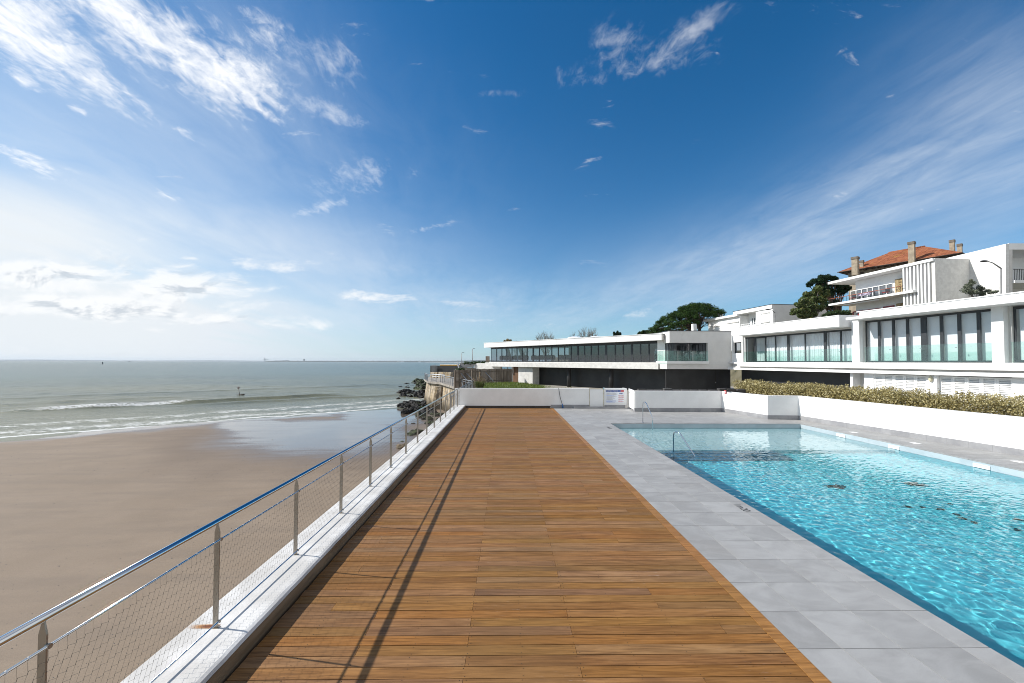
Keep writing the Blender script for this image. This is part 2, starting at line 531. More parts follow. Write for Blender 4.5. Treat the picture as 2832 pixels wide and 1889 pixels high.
raw('beach_sand', np.stack([X, Y, sand_z(X, Y)], 1), F, m_sand, smooth=True, kind='structure')

# sea
m_sea, g, out = newmat('sea_water')
p, x, y, A, B = shorecoords(g)
dist = g.math('SQRT', g.add(g.mul(x, x), g.mul(y, y)))
n1 = g.noise(g.mapping(p, rot=(0, 0, -.55), scale=(.35, 1.0, 1)), .55, 7, .68)
n2 = g.noise(g.mapping(p, rot=(0, 0, -.2), scale=(.3, 1.0, 1)), 2.6, 5, .65)
n3 = g.noise(g.mapping(p, scale=(.25, 1.0, 1)), .03, 5, .6)
cB = g.mix(g.step(g.add(B, g.mul(g.sub(n3, .5), 160)), 5, 230), (.155, .150, .085), (.085, .122, .100))
cB = g.mix(g.mul(g.step(n3, .42, .62), .45), cB, (.072, .090, .074))
rip = g.noise(g.mapping(p, rot=(0, 0, -.5), scale=(.22, 1.0, 1)), .9, 8, .72)
cB = g.mix(g.mul(g.step(rip, .50, .72), .55), cB, (.042, .060, .050))
cB = g.mix(g.mul(g.step(rip, .46, .28), .30), cB, (.20, .215, .175))
# foam: swash edge, broken water behind it and the crest of the breaker
fe = g.noise(g.mapping(p, rot=(0, 0, -.72), scale=(.45, 1.1, 1)), 1.1, 8, .72)
wob = g.mul(g.sub(g.noise(g.comb(g.mul(A, .12), 0, 0), 1.0, 5), .5), 8)
Bw = g.add(B, wob)
belt = g.mul(g.step(Bw, -2.5, 1.0), g.step(Bw, 25, 8))
lines = g.math('SINE', g.add(g.mul(Bw, .95), g.mul(fe, 7)))
fe2 = g.noise(g.mapping(p, rot=(0, 0, -.72), scale=(.5, 1.0, 1)), 3.2, 6, .7)
foam = g.step(g.add(g.add(g.add(g.mul(fe, .6), g.mul(fe2, .4)), g.mul(belt, .16)), g.mul(lines, .06)), .64, .80)
edge = g.mul(g.step(g.math('ABSOLUTE', g.sub(Bw, g.add(-.3, g.mul(fe, 2.2)))), .75, .15), g.step(fe, .33, .5))
crest = g.mul(g.mul(g.mul(g.step(g.math('ABSOLUTE', g.sub(g.add(B, g.mul(g.sub(fe2, .5), 1.6)), g.add(29.3, g.mul(A, -.03)))), .95, .25), g.step(A, -4, 2)), g.step(g.add(A, g.mul(g.sub(fe, .5), 30)), 20, 12)), g.step(fe2, .36, .52))
foam = g.mx(g.mx(g.mul(foam, belt), edge), crest)
c = g.mix(g.mul(foam, .85), cB, (.74, .75, .74))
bs = pbsdf(g, out, c, g.mix(foam, (.26,) * 3, (.8,) * 3), 0, .30)
bs.inputs['IOR'].default_value = 1.33
near = g.step(dist, 500, 60)
h = g.add(g.mul(n1, .55), g.mul(n2, .2))
bn = g.new('ShaderNodeBump'); g.put(bn.inputs['Height'], h); bn.inputs['Distance'].default_value = .55
g.put(bn.inputs['Strength'], g.add(g.mul(g.step(B, 0, 30), .75), .2))
g.l.new(bn.outputs[0], bs.inputs['Normal'])
ax = np.arange(-170, 90, .55); bx = np.concatenate([np.arange(-7, 60, .4), np.arange(60, 200, 1.2)])
a_, b_, F = grid(ax, bx)
X, Y = shore(a_, b_)
amp = .02 + .09 * np.clip((b_ - 4) / 40, 0, 1)
Z = SEA + amp * (wav(X, Y, 21, 7, 9) + .8 * wav(X, Y, 22, 3.4, 9))
def ridge(bc, a0, a1, hgt, wf, wb, curve):
    cb = bc + curve * a_ + .7 * np.sin(a_ * .22) + .5 * np.sin(a_ * .51 + 2)
    env = np.clip((a_ - a0) / 7, 0, 1) * np.clip((a1 - a_) / 9, 0, 1)
    q = b_ - cb
    return hgt * env * np.where(q < 0, np.exp(-(q / wf) ** 2), np.exp(-(q / wb) ** 2))
Z += ridge(29.5, -6, 44, .55, 1.1, 3.0, -.03) + ridge(26, 12, 60, .28, 1.2, 2.5, -.1) + ridge(44, -60, 20, .2, 2, 4, 0) + ridge(60, -20, 70, .22, 2, 4, 0) + ridge(34, -60, -8, .2, 2, 4, .05)
edgef = np.clip((198 - b_) / 30, 0, 1) * np.clip((a_ + 168) / 15, 0, 1) * np.clip((88 - a_) / 15, 0, 1)
Z = SEA + (Z - SEA) * edgef
V = np.stack([X, Y, Z], 1)
n0 = len(V)
ring = []
for (aa, bb) in ((-170, -7), (89.6, -7), (89.6, 198.6), (-170, 198.6)):
    xx, yy_ = shore(aa, bb); ring.append((xx, yy_, SEA))
big = [(*shore(-45000, -7), SEA), (*shore(45000, -7), SEA), (*shore(45000, 45000), SEA), (*shore(-45000, 45000), SEA)]
mid = [(*shore(-1500, -7), SEA), (*shore(1500, -7), SEA), (*shore(1500, 1500), SEA), (*shore(-1500, 1500), SEA)]
V = np.concatenate([V, ring, mid, big])
r, md, bi = n0, n0 + 4, n0 + 8
F = np.concatenate([F, [(r + 1, md + 1, md + 2, r + 2), (r + 2, md + 2, md + 3, r + 3), (r + 3, md + 3, md, r), (md + 1, bi + 1, bi + 2, md + 2), (md + 2, bi + 2, bi + 3, md + 3), (md + 3, bi + 3, bi, md)]])
raw('sea', V, F, m_sea, smooth=True, kind='structure')
# ------------------------------------------------------------------ materials for the terrace
m_white = pm('white_render', (.80, .80, .79), (.74, .74, .73), 1.2, .75, bmp=.12, bscale=60, stain=(.60, .59, .56), stain_lo=.66, stain_scale=.6)
m_white2 = pm('white_painted_metal', (.80, .80, .79), (.78, .78, .77), 3, .5)
m_kerb = pm('whitewashed_concrete', (.66, .65, .63), (.52, .505, .48), 2.2, .8, bmp=.35, bscale=35, stain=(.46, .41, .35), stain_lo=.63, stain_scale=2.0)
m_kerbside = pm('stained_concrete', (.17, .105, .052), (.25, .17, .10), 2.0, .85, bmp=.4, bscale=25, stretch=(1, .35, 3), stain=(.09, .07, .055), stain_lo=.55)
m_steel = pm('polished_steel', (.62, .64, .66), (.58, .60, .62), 5, .10, 1.0)
m_brushed = pm('brushed_steel', (.37, .335, .285), (.31, .28, .24), 9, .42, .85, stretch=(1, 1, .3))
m_wire = pm('steel_wire', (.11, .10, .085), (.15, .13, .11), 5, .5, .6)
m_grout = pm('tile_joint', (.30, .28, .25), (.36, .34, .31), 4, .9)
m_plinth = pm('grey_stone_tile', (.235, .235, .245), (.30, .30, .305), 2.0, .6, bmp=.08, bscale=70, island=.07)
m_black = pm('black_cladding', (.014, .014, .015), (.026, .026, .027), .8, .55, bmp=.1, bscale=90)
m_darkgrey = pm('anthracite_frame', (.026, .029, .033), (.032, .035, .04), 3, .45)

# deck boards
m_deck, g, out = newmat('hardwood_boards')
tc = g.new('ShaderNodeTexCoord').outputs['Object']
isl = g.new('ShaderNodeNewGeometry').outputs['Random Per Island']
jit = g.comb(g.mul(isl, 37), g.mul(isl, 91), 0)
vv = g.new('ShaderNodeVectorMath', operation='ADD'); g.put(vv.inputs[0], tc); g.put(vv.inputs[1], jit); vv = vv.outputs[0]
gr = g.noise(g.mapping(vv, scale=(1.3, 26, 1)), 1.6, 7, .62, .6)
fl = g.noise(g.mapping(vv, scale=(.9, 5, 1)), 1.5, 5, .6)
big = g.noise(tc, .45, 4)
c = g.mix(g.step(gr, .28, .70), (.128, .059, .018), (.282, .140, .045))
c = g.mix(g.mul(g.step(fl, .48, .75), .6), c, (.350, .190, .072))
c = g.mix(g.mul(g.step(g.noise(g.mapping(vv, loc=(9, 4, 0), scale=(.8, 4, 1)), 1.4, 5), .52, .72), .55), c, (.112, .056, .024))
c = g.mix(g.mul(g.step(big, .42, .66), .35), c, (.175, .100, .036))
xx = g.xyz(tc)[0]
mid_ = g.mul(g.step(xx, -.55, -.2), g.step(xx, .85, .55))
c = g.mix(g.mul(mid_, .16), c, (.135, .082, .032))
salt = g.mul(g.step(g.noise(g.mapping(vv, scale=(3.0, 24, 1)), 1.6, 8, .78), .57, .68), g.step(g.noise(g.mapping(tc, loc=(3, 8, 0)), .8, 4), .53, .66))
c = g.mix(g.mul(salt, .65), c, (.46, .40, .35))
h = g.new('ShaderNodeHueSaturation'); g.put(h.inputs['Color'], c); g.put(h.inputs['Value'], g.lin(isl, 0, 1, .87, 1.13)); g.put(h.inputs['Saturation'], g.lin(g.math('FRACT', g.mul(isl, 7.3)), 0, 1, .9, 1.06))
g.put(h.inputs['Hue'], g.lin(g.math('FRACT', g.mul(isl, 13.7)), 0, 1, .494, .503))
pbsdf(g, out, h.outputs[0], g.lin(gr, .3, .7, .68, .55), 0, .20, bump(g, gr, .25, .006))
m_gap = pm('dark_gap', (.020, .014, .010), (.03, .022, .015), 3, .9)

# paving tiles
m_tile, g, out = newmat('grey_terrace_tile')
tc = g.new('ShaderNodeTexCoord').outputs['Object']
isl = g.new('ShaderNodeNewGeometry').outputs['Random Per Island']
jit = g.comb(g.mul(isl, 31), g.mul(isl, 17), 0)
vv = g.new('ShaderNodeVectorMath', operation='ADD'); g.put(vv.inputs[0], tc); g.put(vv.inputs[1], jit); vv = vv.outputs[0]
cl = g.noise(g.mapping(vv, scale=(1.0, 1.7, 1)), 1.7, 5, .6, .8)
c = g.mix(g.step(cl, .32, .70), (.275, .273, .266), (.350, .348, .341))
c = g.mix(g.mul(g.step(g.noise(tc, .5, 5), .5, .7), .4), c, (.275, .258, .238))
c = g.mix(g.mul(g.step(g.noise(vv, 90, 3, .7), .4, .7), .25), c, (.18, .18, .185))
h = g.new('ShaderNodeHueSaturation'); g.put(h.inputs['Color'], c); g.put(h.inputs['Value'], g.lin(isl, 0, 1, .93, 1.07))
pbsdf(g, out, h.outputs[0], .58, 0, .35, bump(g, g.noise(vv, 120, 3), .06, .004))

# ------------------------------------------------------------------ wooden deck
DX0, DX1, DYE = -2.50, 2.76, 24.93
PITCH = .1425
mb = MB()
k = 0; y = -3.0
rg = random.Random(3)
while y < DYE - .05:
    y1 = min(y + PITCH - .0075, DYE)
    joints = [-.38] if k % 2 == 0 else [.70]
    joints += ([1.79] if k % 2 == 0 else [-1.46]) if rg.random() < .55 else []
    if rg.random() < .18: joints.append(2.33 if k % 2 else -2.0)
    xs = sorted([DX0 + .004 + rg.uniform(0, .01)] + joints + [DX1 - .004])
    for a, b in zip(xs[:-1], xs[1:]):
        dz_ = rg.uniform(-.0012, .0012)
        mb.box(a + .0018, b - .0018, y, y1, -.024, dz_)
    y += PITCH; k += 1
mb.build('wooden_deck', m_deck, kind='structure')
# lighter edge board along the paving
m_trim = m_deck.copy(); m_trim.name = 'pale_hardwood_trim'
for n_ in m_trim.node_tree.nodes:
    if n_.bl_idname == 'ShaderNodeHueSaturation': n_.inputs['Fac'].default_value = 1.0; hs_ = n_
for l_ in list(m_trim.node_tree.links):
    if l_.to_socket == hs_.inputs['Value']: m_trim.node_tree.links.remove(l_)
hs_.inputs['Value'].default_value = 1.26
mb = MB()
y = -3.0
while y < DYE:
    y1 = min(y + rg.uniform(1.7, 2.4), DYE)
    mb.box(DX1, DX1 + .146, y + .002, y1 - .002, -.024, .006); y = y1
mb.build('deck_edge_board', m_trim, kind='structure')
nails = MB(); y = -3.0; k = 0
while y < 13:
    for jx in (-2.3, -2.0, -1.46, -.92, -.38, .16, .70, 1.24, 1.79, 2.33, 2.62):
        for yo in (.022, .116):
            for sx in ((-.03, .03) if (abs(jx + .38) < .01 and k % 2 == 0) or (abs(jx - .7) < .01 and k % 2) else (rg.uniform(-.012, .012),)):
                cx_, cy_ = jx + sx, y + yo + rg.uniform(-.005, .005)
                nails.poly([(cx_ + .0042 * math.cos(t * 1.047), cy_ + .0042 * math.sin(t * 1.047), .0022) for t in range(6)])
    y += PITCH; k += 1
nails.build('deck_screws', m_gap, kind='structure')
MB().box(-2.495, 2.9, -3, 24.93, -.30, -.028).build('deck_bed', m_gap, kind='structure')

# ------------------------------------------------------------------ seaward wall with its whitewashed coping
root = empty('sea_wall', (-2.85, 10.9, -6), 'long whitewashed concrete sea wall coping that carries the steel railing', 'wall')
mb = MB()
KZ = .19
ys = np.concatenate([np.arange(-3, 13, .035), np.arange(13, 25.03, .12)])
wob1 = wav(ys, ys * 0, 31, .9, 8) * .007 + wav(ys, ys * 0, 32, .16, 8) * .0035
drop = np.maximum(0, wav(ys, ys * 0, 33, .5, 6)) * .03
prof = []
for i, yv in enumerate(ys):
    e = wob1[i]
    prof.append([(-3.195, yv, -.45), (-3.195, yv, KZ - .012), (-3.183, yv, KZ), (-2.565 + e * 1.2 - drop[i] * .6, yv, KZ + .002), (-2.533 + e, yv, KZ - .008 - drop[i] * .4), (-2.522 + e * .6, yv, KZ - .045), (-2.535, yv, KZ - .058)])
for i in range(len(prof) - 1):
    for j in range(6):
        mb.poly([prof[i][j], prof[i + 1][j], prof[i + 1][j + 1], prof[i][j + 1]], smooth=False)
mb.build('coping', m_kerb, root)
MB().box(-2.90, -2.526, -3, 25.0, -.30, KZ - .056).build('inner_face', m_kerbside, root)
MB().box(-3.19, -2.96, -3, 25.0, -6.0, -.31).build('wall_face', m_kerb, root)
# rust run beside one post, a flat stain lying on the coping
m_rust, g, out = newmat('rust_stain')
tc = g.new('ShaderNodeTexCoord').outputs['Object']
rx, ry, rz_ = g.xyz(tc)
nn = g.noise(g.mapping(tc, scale=(5, 40, 1)), 1.5, 5, .7)
f = g.mul(g.step(g.math('ABSOLUTE', g.add(ry, g.mul(g.sub(nn, .5), .03))), .045, .008), g.step(g.add(rx, g.mul(g.sub(nn, .5), .12)), -.30, -.05))
b = pbsdf(g, None, g.mix(g.step(f, .35, .95), (.50, .26, .10), (.16, .05, .018)), .85)
tr = g.new('ShaderNodeBsdfTransparent'); mx = g.new('ShaderNodeMixShader'); g.put(mx.inputs[0], g.math('MULTIPLY', f, 1.5, clamp=True))
g.l.new(tr.outputs[0], mx.inputs[1]); g.l.new(b.outputs[0], mx.inputs[2]); g.l.new(mx.outputs[0], out.inputs[0])
ms = MB(); ms.poly([(-.28, -.05, 0), (.03, -.05, 0), (.03, .05, 0), (-.28, .05, 0)])
o = ms.build('rust_streak', m_rust); o.location = (-2.905, 4.13, KZ + .004); o.parent = root
o.location = (-2.905 - root.location[0], 4.13 - root.location[1], KZ + .004 - root.location[2])

# ------------------------------------------------------------------ railing
rail = empty('railing', (-2.9, 11, KZ), 'polished steel railing with tubular handrail and wire net along the wooden deck', 'railing')
RX, RY0, RY1 = -2.895, -2.8, 24.95
MB().tube([(RX, RY0, 1.238), (RX, RY1, 1.238)], .0265, 20).build('handrail', m_steel, rail)
MB().tube([(RX + .035, RY0, 1.062), (RX + .035, RY1, 1.062)], .0095, 12).build('middle_rail', m_steel, rail)
MB().tube([(RX + .035, RY0, .252), (RX + .035, RY1, .252)], .0085, 12).build('bottom_rail', m_steel, rail)
pk = -3; post0 = None
while True:
    py_ = 2.60 + 1.517 * pk
    if py_ > 24.9: break
    if post0 is None:
        mb = MB()
        w2, t2 = .025, .006
        sec = [(-w2, KZ), (w2, KZ), (w2, 1.135), (.006, 1.213), (-.006, 1.213), (-w2, 1.135)]
        for yy_ in (-t2, t2): mb.poly([(RX + sx_, py_ + yy_, z_) for sx_, z_ in (sec if yy_ < 0 else sec[::-1])])
        for i in range(6):
            p_, q_ = sec[i], sec[(i + 1) % 6]
            mb.poly([(RX + p_[0], py_ - t2, p_[1]), (RX + p_[0], py_ + t2, p_[1]), (RX + q_[0], py_ + t2, q_[1]), (RX + q_[0], py_ - t2, q_[1])])
        mb.tube([(RX + .02, py_, 1.062), (RX + .047, py_, 1.062)], .016, 10).tube([(RX + .02, py_, .252), (RX + .047, py_, .252)], .015, 10)
        mb.box(RX - .04, RX + .04, py_ - .02, py_ + .02, KZ, KZ + .006)
        post0 = mb.build('post', m_brushed, rail); base_loc = Vector(post0.location); base_y = py_
    else:
        c_ = post0.copy(); col.objects.link(c_); c_.location = base_loc + Vector((0, py_ - base_y, 0))
    pk += 1
# wire net: staggered ropes joined by ferrules
NX = RX + .035
cellw, rowh = .0545, .0735
z0n, z1n = .262, 1.050
nrow = 11; rowh = (z1n - z0n) / nrow
V, F = [], []
def seg(p, q, r):
    p = np.array(p); q = np.array(q); d = q - p; d /= np.linalg.norm(d)
    a = np.cross(d, (1, 0, 0)); a /= np.linalg.norm(a); c_ = np.array((1.0, 0, 0))
    b_ = len(V)
    for e in (p, q):
        for th in (0, 2.094, 4.189): V.append(e + r * (a * math.cos(th) + c_ * math.sin(th)))
    for i in range(3): F.append((b_ + i, b_ + (i + 1) % 3, b_ + 3 + (i + 1) % 3, b_ + 3 + i))
ny = int(22.8 / cellw)
for j in range(1, nrow):
    for i in range(-50, ny):
        yc = RY0 * 0 + 2.6 + (i + (.5 if j % 2 else 0)) * cellw
        if yc > 24.85: continue
        zc = z0n + j * rowh
        fl_ = .010
        seg((NX, yc, zc - fl_), (NX, yc + .006, zc + fl_), .0017 if yc < 12 else .0014)
        if yc + cellw < 24.9: seg((NX, yc + .006, zc + fl_ * .9), (NX, yc + cellw, zc - fl_ * .9), .0010)
        if j < nrow - 1:
            y2 = yc + cellw / 2
            if y2 < 24.9: seg((NX, yc + .006, zc + fl_), (NX, y2, zc + rowh - fl_), .0008)
for i in range(-50, ny):          # lacing round both rails
    yc = 2.6 + i * cellw
    if yc > 24.85: continue
    jt = (nrow - 1) % 2
    yt = yc + (.5 * cellw if jt else 0)
    seg((NX, yt, z1n - rowh + .01), (NX, yc + cellw * .5 - (0 if jt else cellw * .5), z1n), .0006)
    seg((NX, yc + cellw * .5, z0n + rowh - .01), (NX, yc + cellw * .25, z0n), .0006)
lac = MB()
for i in range(-50, ny):
    yc = 2.6 + i * cellw
    if yc > 20 or i % 2: continue
    lac.tube([(NX, yc - .003, 1.062), (NX, yc + .003, 1.062)], .012, 10, cap=False)
b_ = len(V); nf = len(F)
V += [np.array(q) for q in lac.v]; F += [tuple(b_ + i for i in f) for f in lac.f]
net = raw('wire_net', np.array(V), np.array(F), m_wire, rail)
net.data.materials.append(m_white2)
net.data.polygons.foreach_set('material_index', np.array([0] * nf + [1] * (len(F) - nf), np.int32)); net.data.update()

# ------------------------------------------------------------------ pool position
PX0 = 4.865
pL = on_z(1691, 1172.7, 0); pRt = on_z(2198, 1170.2, 0); pRn = on_z(2832, 1298.6, 0)
PX1 = float((pRt[0] + pRn[0]) / 2)
PYE = float((pL[1] + pRt[1]) / 2); PY0 = -.3
print('pool', PX0, PX1, PYE, pL, pRt, pRn)

# ------------------------------------------------------------------ paving
mb = MB(); T = .604
def tile(x0, x1, y0, y1):
    mb.box(x0 + .003, x1 - .003, y0 + .003, y1 - .003, -.028, 0)
xl = [2.908] + [4.573 - T * k for k in (2, 1, 0)] + [PX0]
yk = -3.0
ycuts = []
y = on_z(2680, 1791.5, 0)[1]
while y > -3: y -= T
while y < 24.0:
    ycuts.append(y); y += T
ycuts.append(24.93)
for ya, yb in zip(ycuts[:-1], ycuts[1:]):
    yb2 = yb
    for xa, xb in zip(xl[:-1], xl[1:]): tile(xa, xb, ya, yb2)
    x = PX0
    while x < 21:
        x1 = x + T
        if ya >= PYE - .02 or x >= PX1 - .02:
            tile(x, x1, ya, yb2)
        elif x < PX1 < x1 and yb2 <= PYE: tile(PX1, x1, ya, yb2)
        elif x1 <= PX1 + .001 and ya < PYE < yb2: tile(x, x1, PYE, yb2)
        elif x < PX1 < x1 and ya < PYE < yb2: tile(PX1, x1, ya, yb2); tile(x, PX1, PYE, yb2)
        x = x1
mb.build('terrace_paving', m_tile, kind='structure')
mb = MB()
for (a, b, c_, d) in ((2.908, PX0, -3, 24.93), (PX1, 21.5, -3, 24.93), (PX0, PX1, PYE, 24.93)):
    mb.box(a + .03 * (a > 5), b - .03 * (b < 5), c_ + .03 * (c_ > 0), d, -.25, -.004)
mb.build('paving_bed', m_grout, kind='structure')

# ------------------------------------------------------------------ pool
m_liner = pm('pool_liner', (.135, .56, .62), (.11, .52, .59), 1.2, .5, spec=.3)
m_liner_pale = pm('pale_pool_liner', (.45, .57, .58), (.40, .53, .55), 1.2, .5, spec=.3)
m_rim = pm('pool_rim_tile', (.36, .42, .45), (.42, .48, .51), 2, .5)
WZ, FZ, SZ = -.20, -1.02, -.45
YS = float(on_z(1960, 1247.5, WZ)[1]) + .35    # edge of the shallow shelf
def pool_wall(mb, x0, y0, x1, y1, z0, z1): mb.poly([(x0, y0, z0), (x1, y1, z0), (x1, y1, z1), (x0, y0, z1)])
mb = MB()
mb.poly([(PX0, PY0, FZ), (PX1, PY0, FZ), (PX1, YS, FZ), (PX0, YS, FZ)])
pool_wall(mb, PX0, PY0, PX0, YS, FZ, -.30); pool_wall(mb, PX1, PY0, PX1, YS, FZ, -.30); pool_wall(mb, PX0, PY0, PX1, PY0, FZ, -.03)
pool_wall(mb, PX0, YS + .001, PX1, YS + .001, FZ, SZ - .001)
basin = mb.build('pool_basin', m_liner, kind='structure')
mb = MB()
mb.poly([(PX0, YS, SZ), (PX1, YS, SZ), (PX1, PYE, SZ), (PX0, PYE, SZ)])
pool_wall(mb, PX0, YS, PX0, PYE, SZ, -.30); pool_wall(mb, PX1, YS, PX1, PYE, SZ, -.30); pool_wall(mb, PX0, PYE, PX1, PYE, SZ, -.30)
shelf = mb.build('pool_shallow_shelf', m_liner_pale, kind='structure')
mb = MB()
for i in range(3):
    mb.box(PX0 + .01, PX0 + 4.6, YS - .34 * (i + 1), YS - .34 * i - .004, FZ + .01, SZ - .13 * (i + 1))
m_step = pm('pool_step_tile', (.07, .18, .26), (.055, .15, .22), 2, .5)
steps = mb.build('pool_steps', m_step, kind='structure')
mb = MB()
for (x0, y0, x1, y1) in ((PX0, PY0, PX0, PYE), (PX1, PY0, PX1, PYE), (PX0, PYE, PX1, PYE)):
    pool_wall(mb, x0, y0, x1, y1, -.30, -.0295)
mb.build('pool_rim', m_rim, kind='structure')
# water surface: ripples as real relief
xs = np.linspace(PX0 + .001, PX1 - .001, 330); ys = np.concatenate([np.arange(-.2, 11, .026), np.linspace(11, PYE - .001, 220)])
a_, b_, F = grid(xs, ys)
def ripples(x, y, seed, Lmin, Lmax, n, th0, spread):
    rs = np.random.RandomState(seed); r = np.zeros_like(x)
    for i in range(n):
        L = Lmin * (Lmax / Lmin) ** rs.rand(); k = 2 * math.pi / L
        th = th0 + rs.normal() * spread
        r += (L / Lmax) ** 1.1 * np.sin(k * (x * math.cos(th) + y * math.sin(th)) + rs.rand() * 6.28)
    return r / math.sqrt(n)
Z = WZ + .0030 * ripples(a_, b_, 3, .15, .55, 34, -1.1, .8) + .0020 * ripples(a_, b_, 4, .10, .24, 34, .6, 1.6)
m_water, g, out = newmat('pool_water')
gl = g.new('ShaderNodeBsdfGlass'); gl.inputs['IOR'].default_value = 1.38; gl.inputs['Roughness'].default_value = 0.0
gl.inputs['Color'].default_value = (.90, .985, 1.0, 1)
g.l.new(gl.outputs[0], out.inputs[0])
water = raw('pool_water', np.stack([a_, b_, Z], 1), F, m_water, smooth=True, kind='structure')
water.cycles.is_caustics_caster = True
for o in (basin, shelf, steps): o.cycles.is_caustics_receiver = True

# leaf debris on the pool floor
m_debris = leafmat('wet_dead_leaves', [(.015, .026, .018), (.025, .034, .022), (.04, .045, .028)], transl=.0)
ndeb = 0
def debris(px, py, w, d, label, n):
    global ndeb
    p = on_z(px, py, WZ); r = p - EYE; r /= np.linalg.norm(r)
    th = math.asin(math.hypot(r[0], r[1]) / 1.33); hd = r[:2] / math.hypot(r[0], r[1])
    q = p[:2] + hd * math.tan(th) * (WZ - FZ)
    rs = np.random.RandomState(40 + ndeb); ndeb += 1
    V, F = leaves([(q[0], q[1], FZ + .03, (w, d, .03))], n, .055, shell=.0, seed=50 + ndeb, upbias=2)
    V[:, 2] = np.maximum(V[:, 2], FZ + .005)
    raw('leaf_debris', V, F, m_debris, label=label, cat='dead leaves', group='dead leaves on the pool floor')
debris(2307, 1347, .28, .20, 'larger dark clump of dead leaves on the pool floor, nearer the deck', 130)
debris(2534, 1341, .26, .18, 'dark clump of dead leaves on the pool floor, nearer the long white wall', 110)
for (px, py, w) in ((2512, 1404, .12), (2552, 1404, .13), (2600, 1411, .18), (2628, 1396, .08), (2648, 1426, .10), (2693, 1446, .13), (2660, 1436, .07), (2808, 1467, .16), (2820, 1441, .10)):
    debris(px, py, w * .45, w * .28, 'small scrap of dead leaves scattered on the pool floor among other scraps', 12)

# pool handrails
def pool_rail(pts, label, feet):
    o = MB().tube(pts, .0215, 14).build('pool_handrail', m_steel)
    tag(o, label, 'handrail', 'bent steel handrails at the pool')
    if feet:
        fl = MB().lathe((pts[0][0], pts[0][1], 0.002), [(.05, 0), (.05, .012), (.024, .02)], 16).build('foot_flange', m_steel, o)
def arc(p, q, r, n=6):
    return [p + (q - p) * i / n for i in range(n + 1)]
a = on_z(1778, 1168.5, 0); b_ = on_z(1805, 1187, WZ)
ha = a[1]
pts = [(a[0], a[1], 0.0)]
top = .98
dirp = np.array([b_[0] - a[0], b_[1] - a[1]]); L = np.linalg.norm(dirp); dirp /= L
def pr(s, z): return (a[0] + dirp[0] * s * L, a[1] + dirp[1] * s * L, z)
pool_rail([pr(0, 0), pr(0, .82), pr(.02, .91), pr(.10, .965), pr(.25, .975), pr(.38, .93), pr(.97, .36), pr(1.0, .28), pr(1.0, -.60)],
          'bent steel handrail standing on the tiles at the far edge of the pool', True)
a = on_z(1866, 1247, WZ); b_ = on_z(1912, 1257, WZ)
a[1] += .1; 
dirp = np.array([b_[0] - a[0] + .0, -.85]); L = np.linalg.norm(dirp); dirp /= L
ct = 2.85 - (1193 - 1002.5) / 1110 * a[1]
def pr(s, z): return (a[0] + dirp[0] * s * L, a[1] + dirp[1] * s * L, z)
pool_rail([pr(0, SZ), pr(0, ct - .16), pr(.03, ct - .05), pr(.12, ct), pr(.27, ct), pr(.36, ct - .05), pr(1.0, WZ + .02), pr(1.3, WZ - .35), pr(1.34, -1.1)],
          'bent steel handrail rising from the water above the submerged pool steps', False)

# skimmers and their lids
for i, (px, py) in enumerate(((2333, 1203.5), (2501, 1235.5), (2777, 1288.5))):
    p = on_z(px, py, -.12); yv = float(p[1])
    nm = ['farthest', 'middle', 'nearest'][i]
    r_ = empty('pool_skimmer', (PX1, yv, -.18), 'white plastic skimmer mouth in the right pool edge, %s of the three from the camera' % nm, 'skimmer', 'skimmers in the pool edge')
    mb = MB()
    mb.box(PX1 - .02, PX1 + .0, yv - .21, yv + .21, -.10, -.082).box(PX1 - .02, PX1, yv - .21, yv + .21, -.19, -.15).box(PX1 - .02, PX1, yv - .21, yv - .185, -.15, -.10).box(PX1 - .02, PX1, yv + .185, yv + .21, -.15, -.10)
    mb.build('frame', m_white2, r_)
    MB().box(PX1 - .008, PX1 - .001, yv - .185, yv + .185, -.15, -.10).build('flap', pm('skimmer_flap', (.55, .56, .57), None, 3, .5) if i == 0 else bpy.data.materials['skimmer_flap'], r_)
for i, (px, py) in enumerate(((2361, 1195.8), (2532, 1226), (2817, 1277))):
    p = on_z(px, py, 0)
    nm = ['farthest', 'middle', 'nearest'][i]
    o = MB().box(p[0] - .11, p[0] + .11, p[1] - .11, p[1] + .11, .0, .006).build('skimmer_lid', m_white2, bevel=.002)
    tag(o, 'white square skimmer lid let into the paving by the long wall, %s of the three' % nm, 'lid', 'skimmer lids in the paving')

# depth markings painted on the tiles
def text_mesh(name, body, size, mat, M, **tags):
    cu_ = bpy.data.curves.new(name, 'FONT'); cu_.body = body; cu_.size = size; cu_.align_x = 'CENTER'; cu_.align_y = 'CENTER'
    to = bpy.data.objects.new(name + '_tmp', cu_); col.objects.link(to)
    dg = bpy.context.evaluated_depsgraph_get(); dg.update()
    me = bpy.data.meshes.new_from_object(to.evaluated_get(dg))
    bpy.data.objects.remove(to); bpy.data.curves.remove(cu_)
    me.transform(M); me.materials.clear(); me.materials.append(mat); me.name = name
    o = bpy.data.objects.new(name, me); col.objects.link(o)
    return tag(o, **tags)
m_paint = pm('black_paint', (.012, .012, .014), (.02, .02, .022), 9, .6)
p = on_z(2051, 1404.5, 0)
text_mesh('depth_marking', '1m20', .175, m_paint, Matrix.Translation((p[0], p[1], .004)) @ Matrix.Rotation(R(-90), 4, 'Z') @ Matrix.Scale(1.18, 4, (0, 1, 0)), label='black 1m20 depth marking on the grey tiles beside the deep water', cat='marking', group='pool depth markings')
p = on_z(1684, 1183, 0)
text_mesh('depth_marking', '0m40', .21, m_paint, Matrix.Translation((p[0], p[1], .004)) @ Matrix.Rotation(R(-90), 4, 'Z'), label='small black depth marking on the tiles at the far left pool corner', cat='marking', group='pool depth markings')

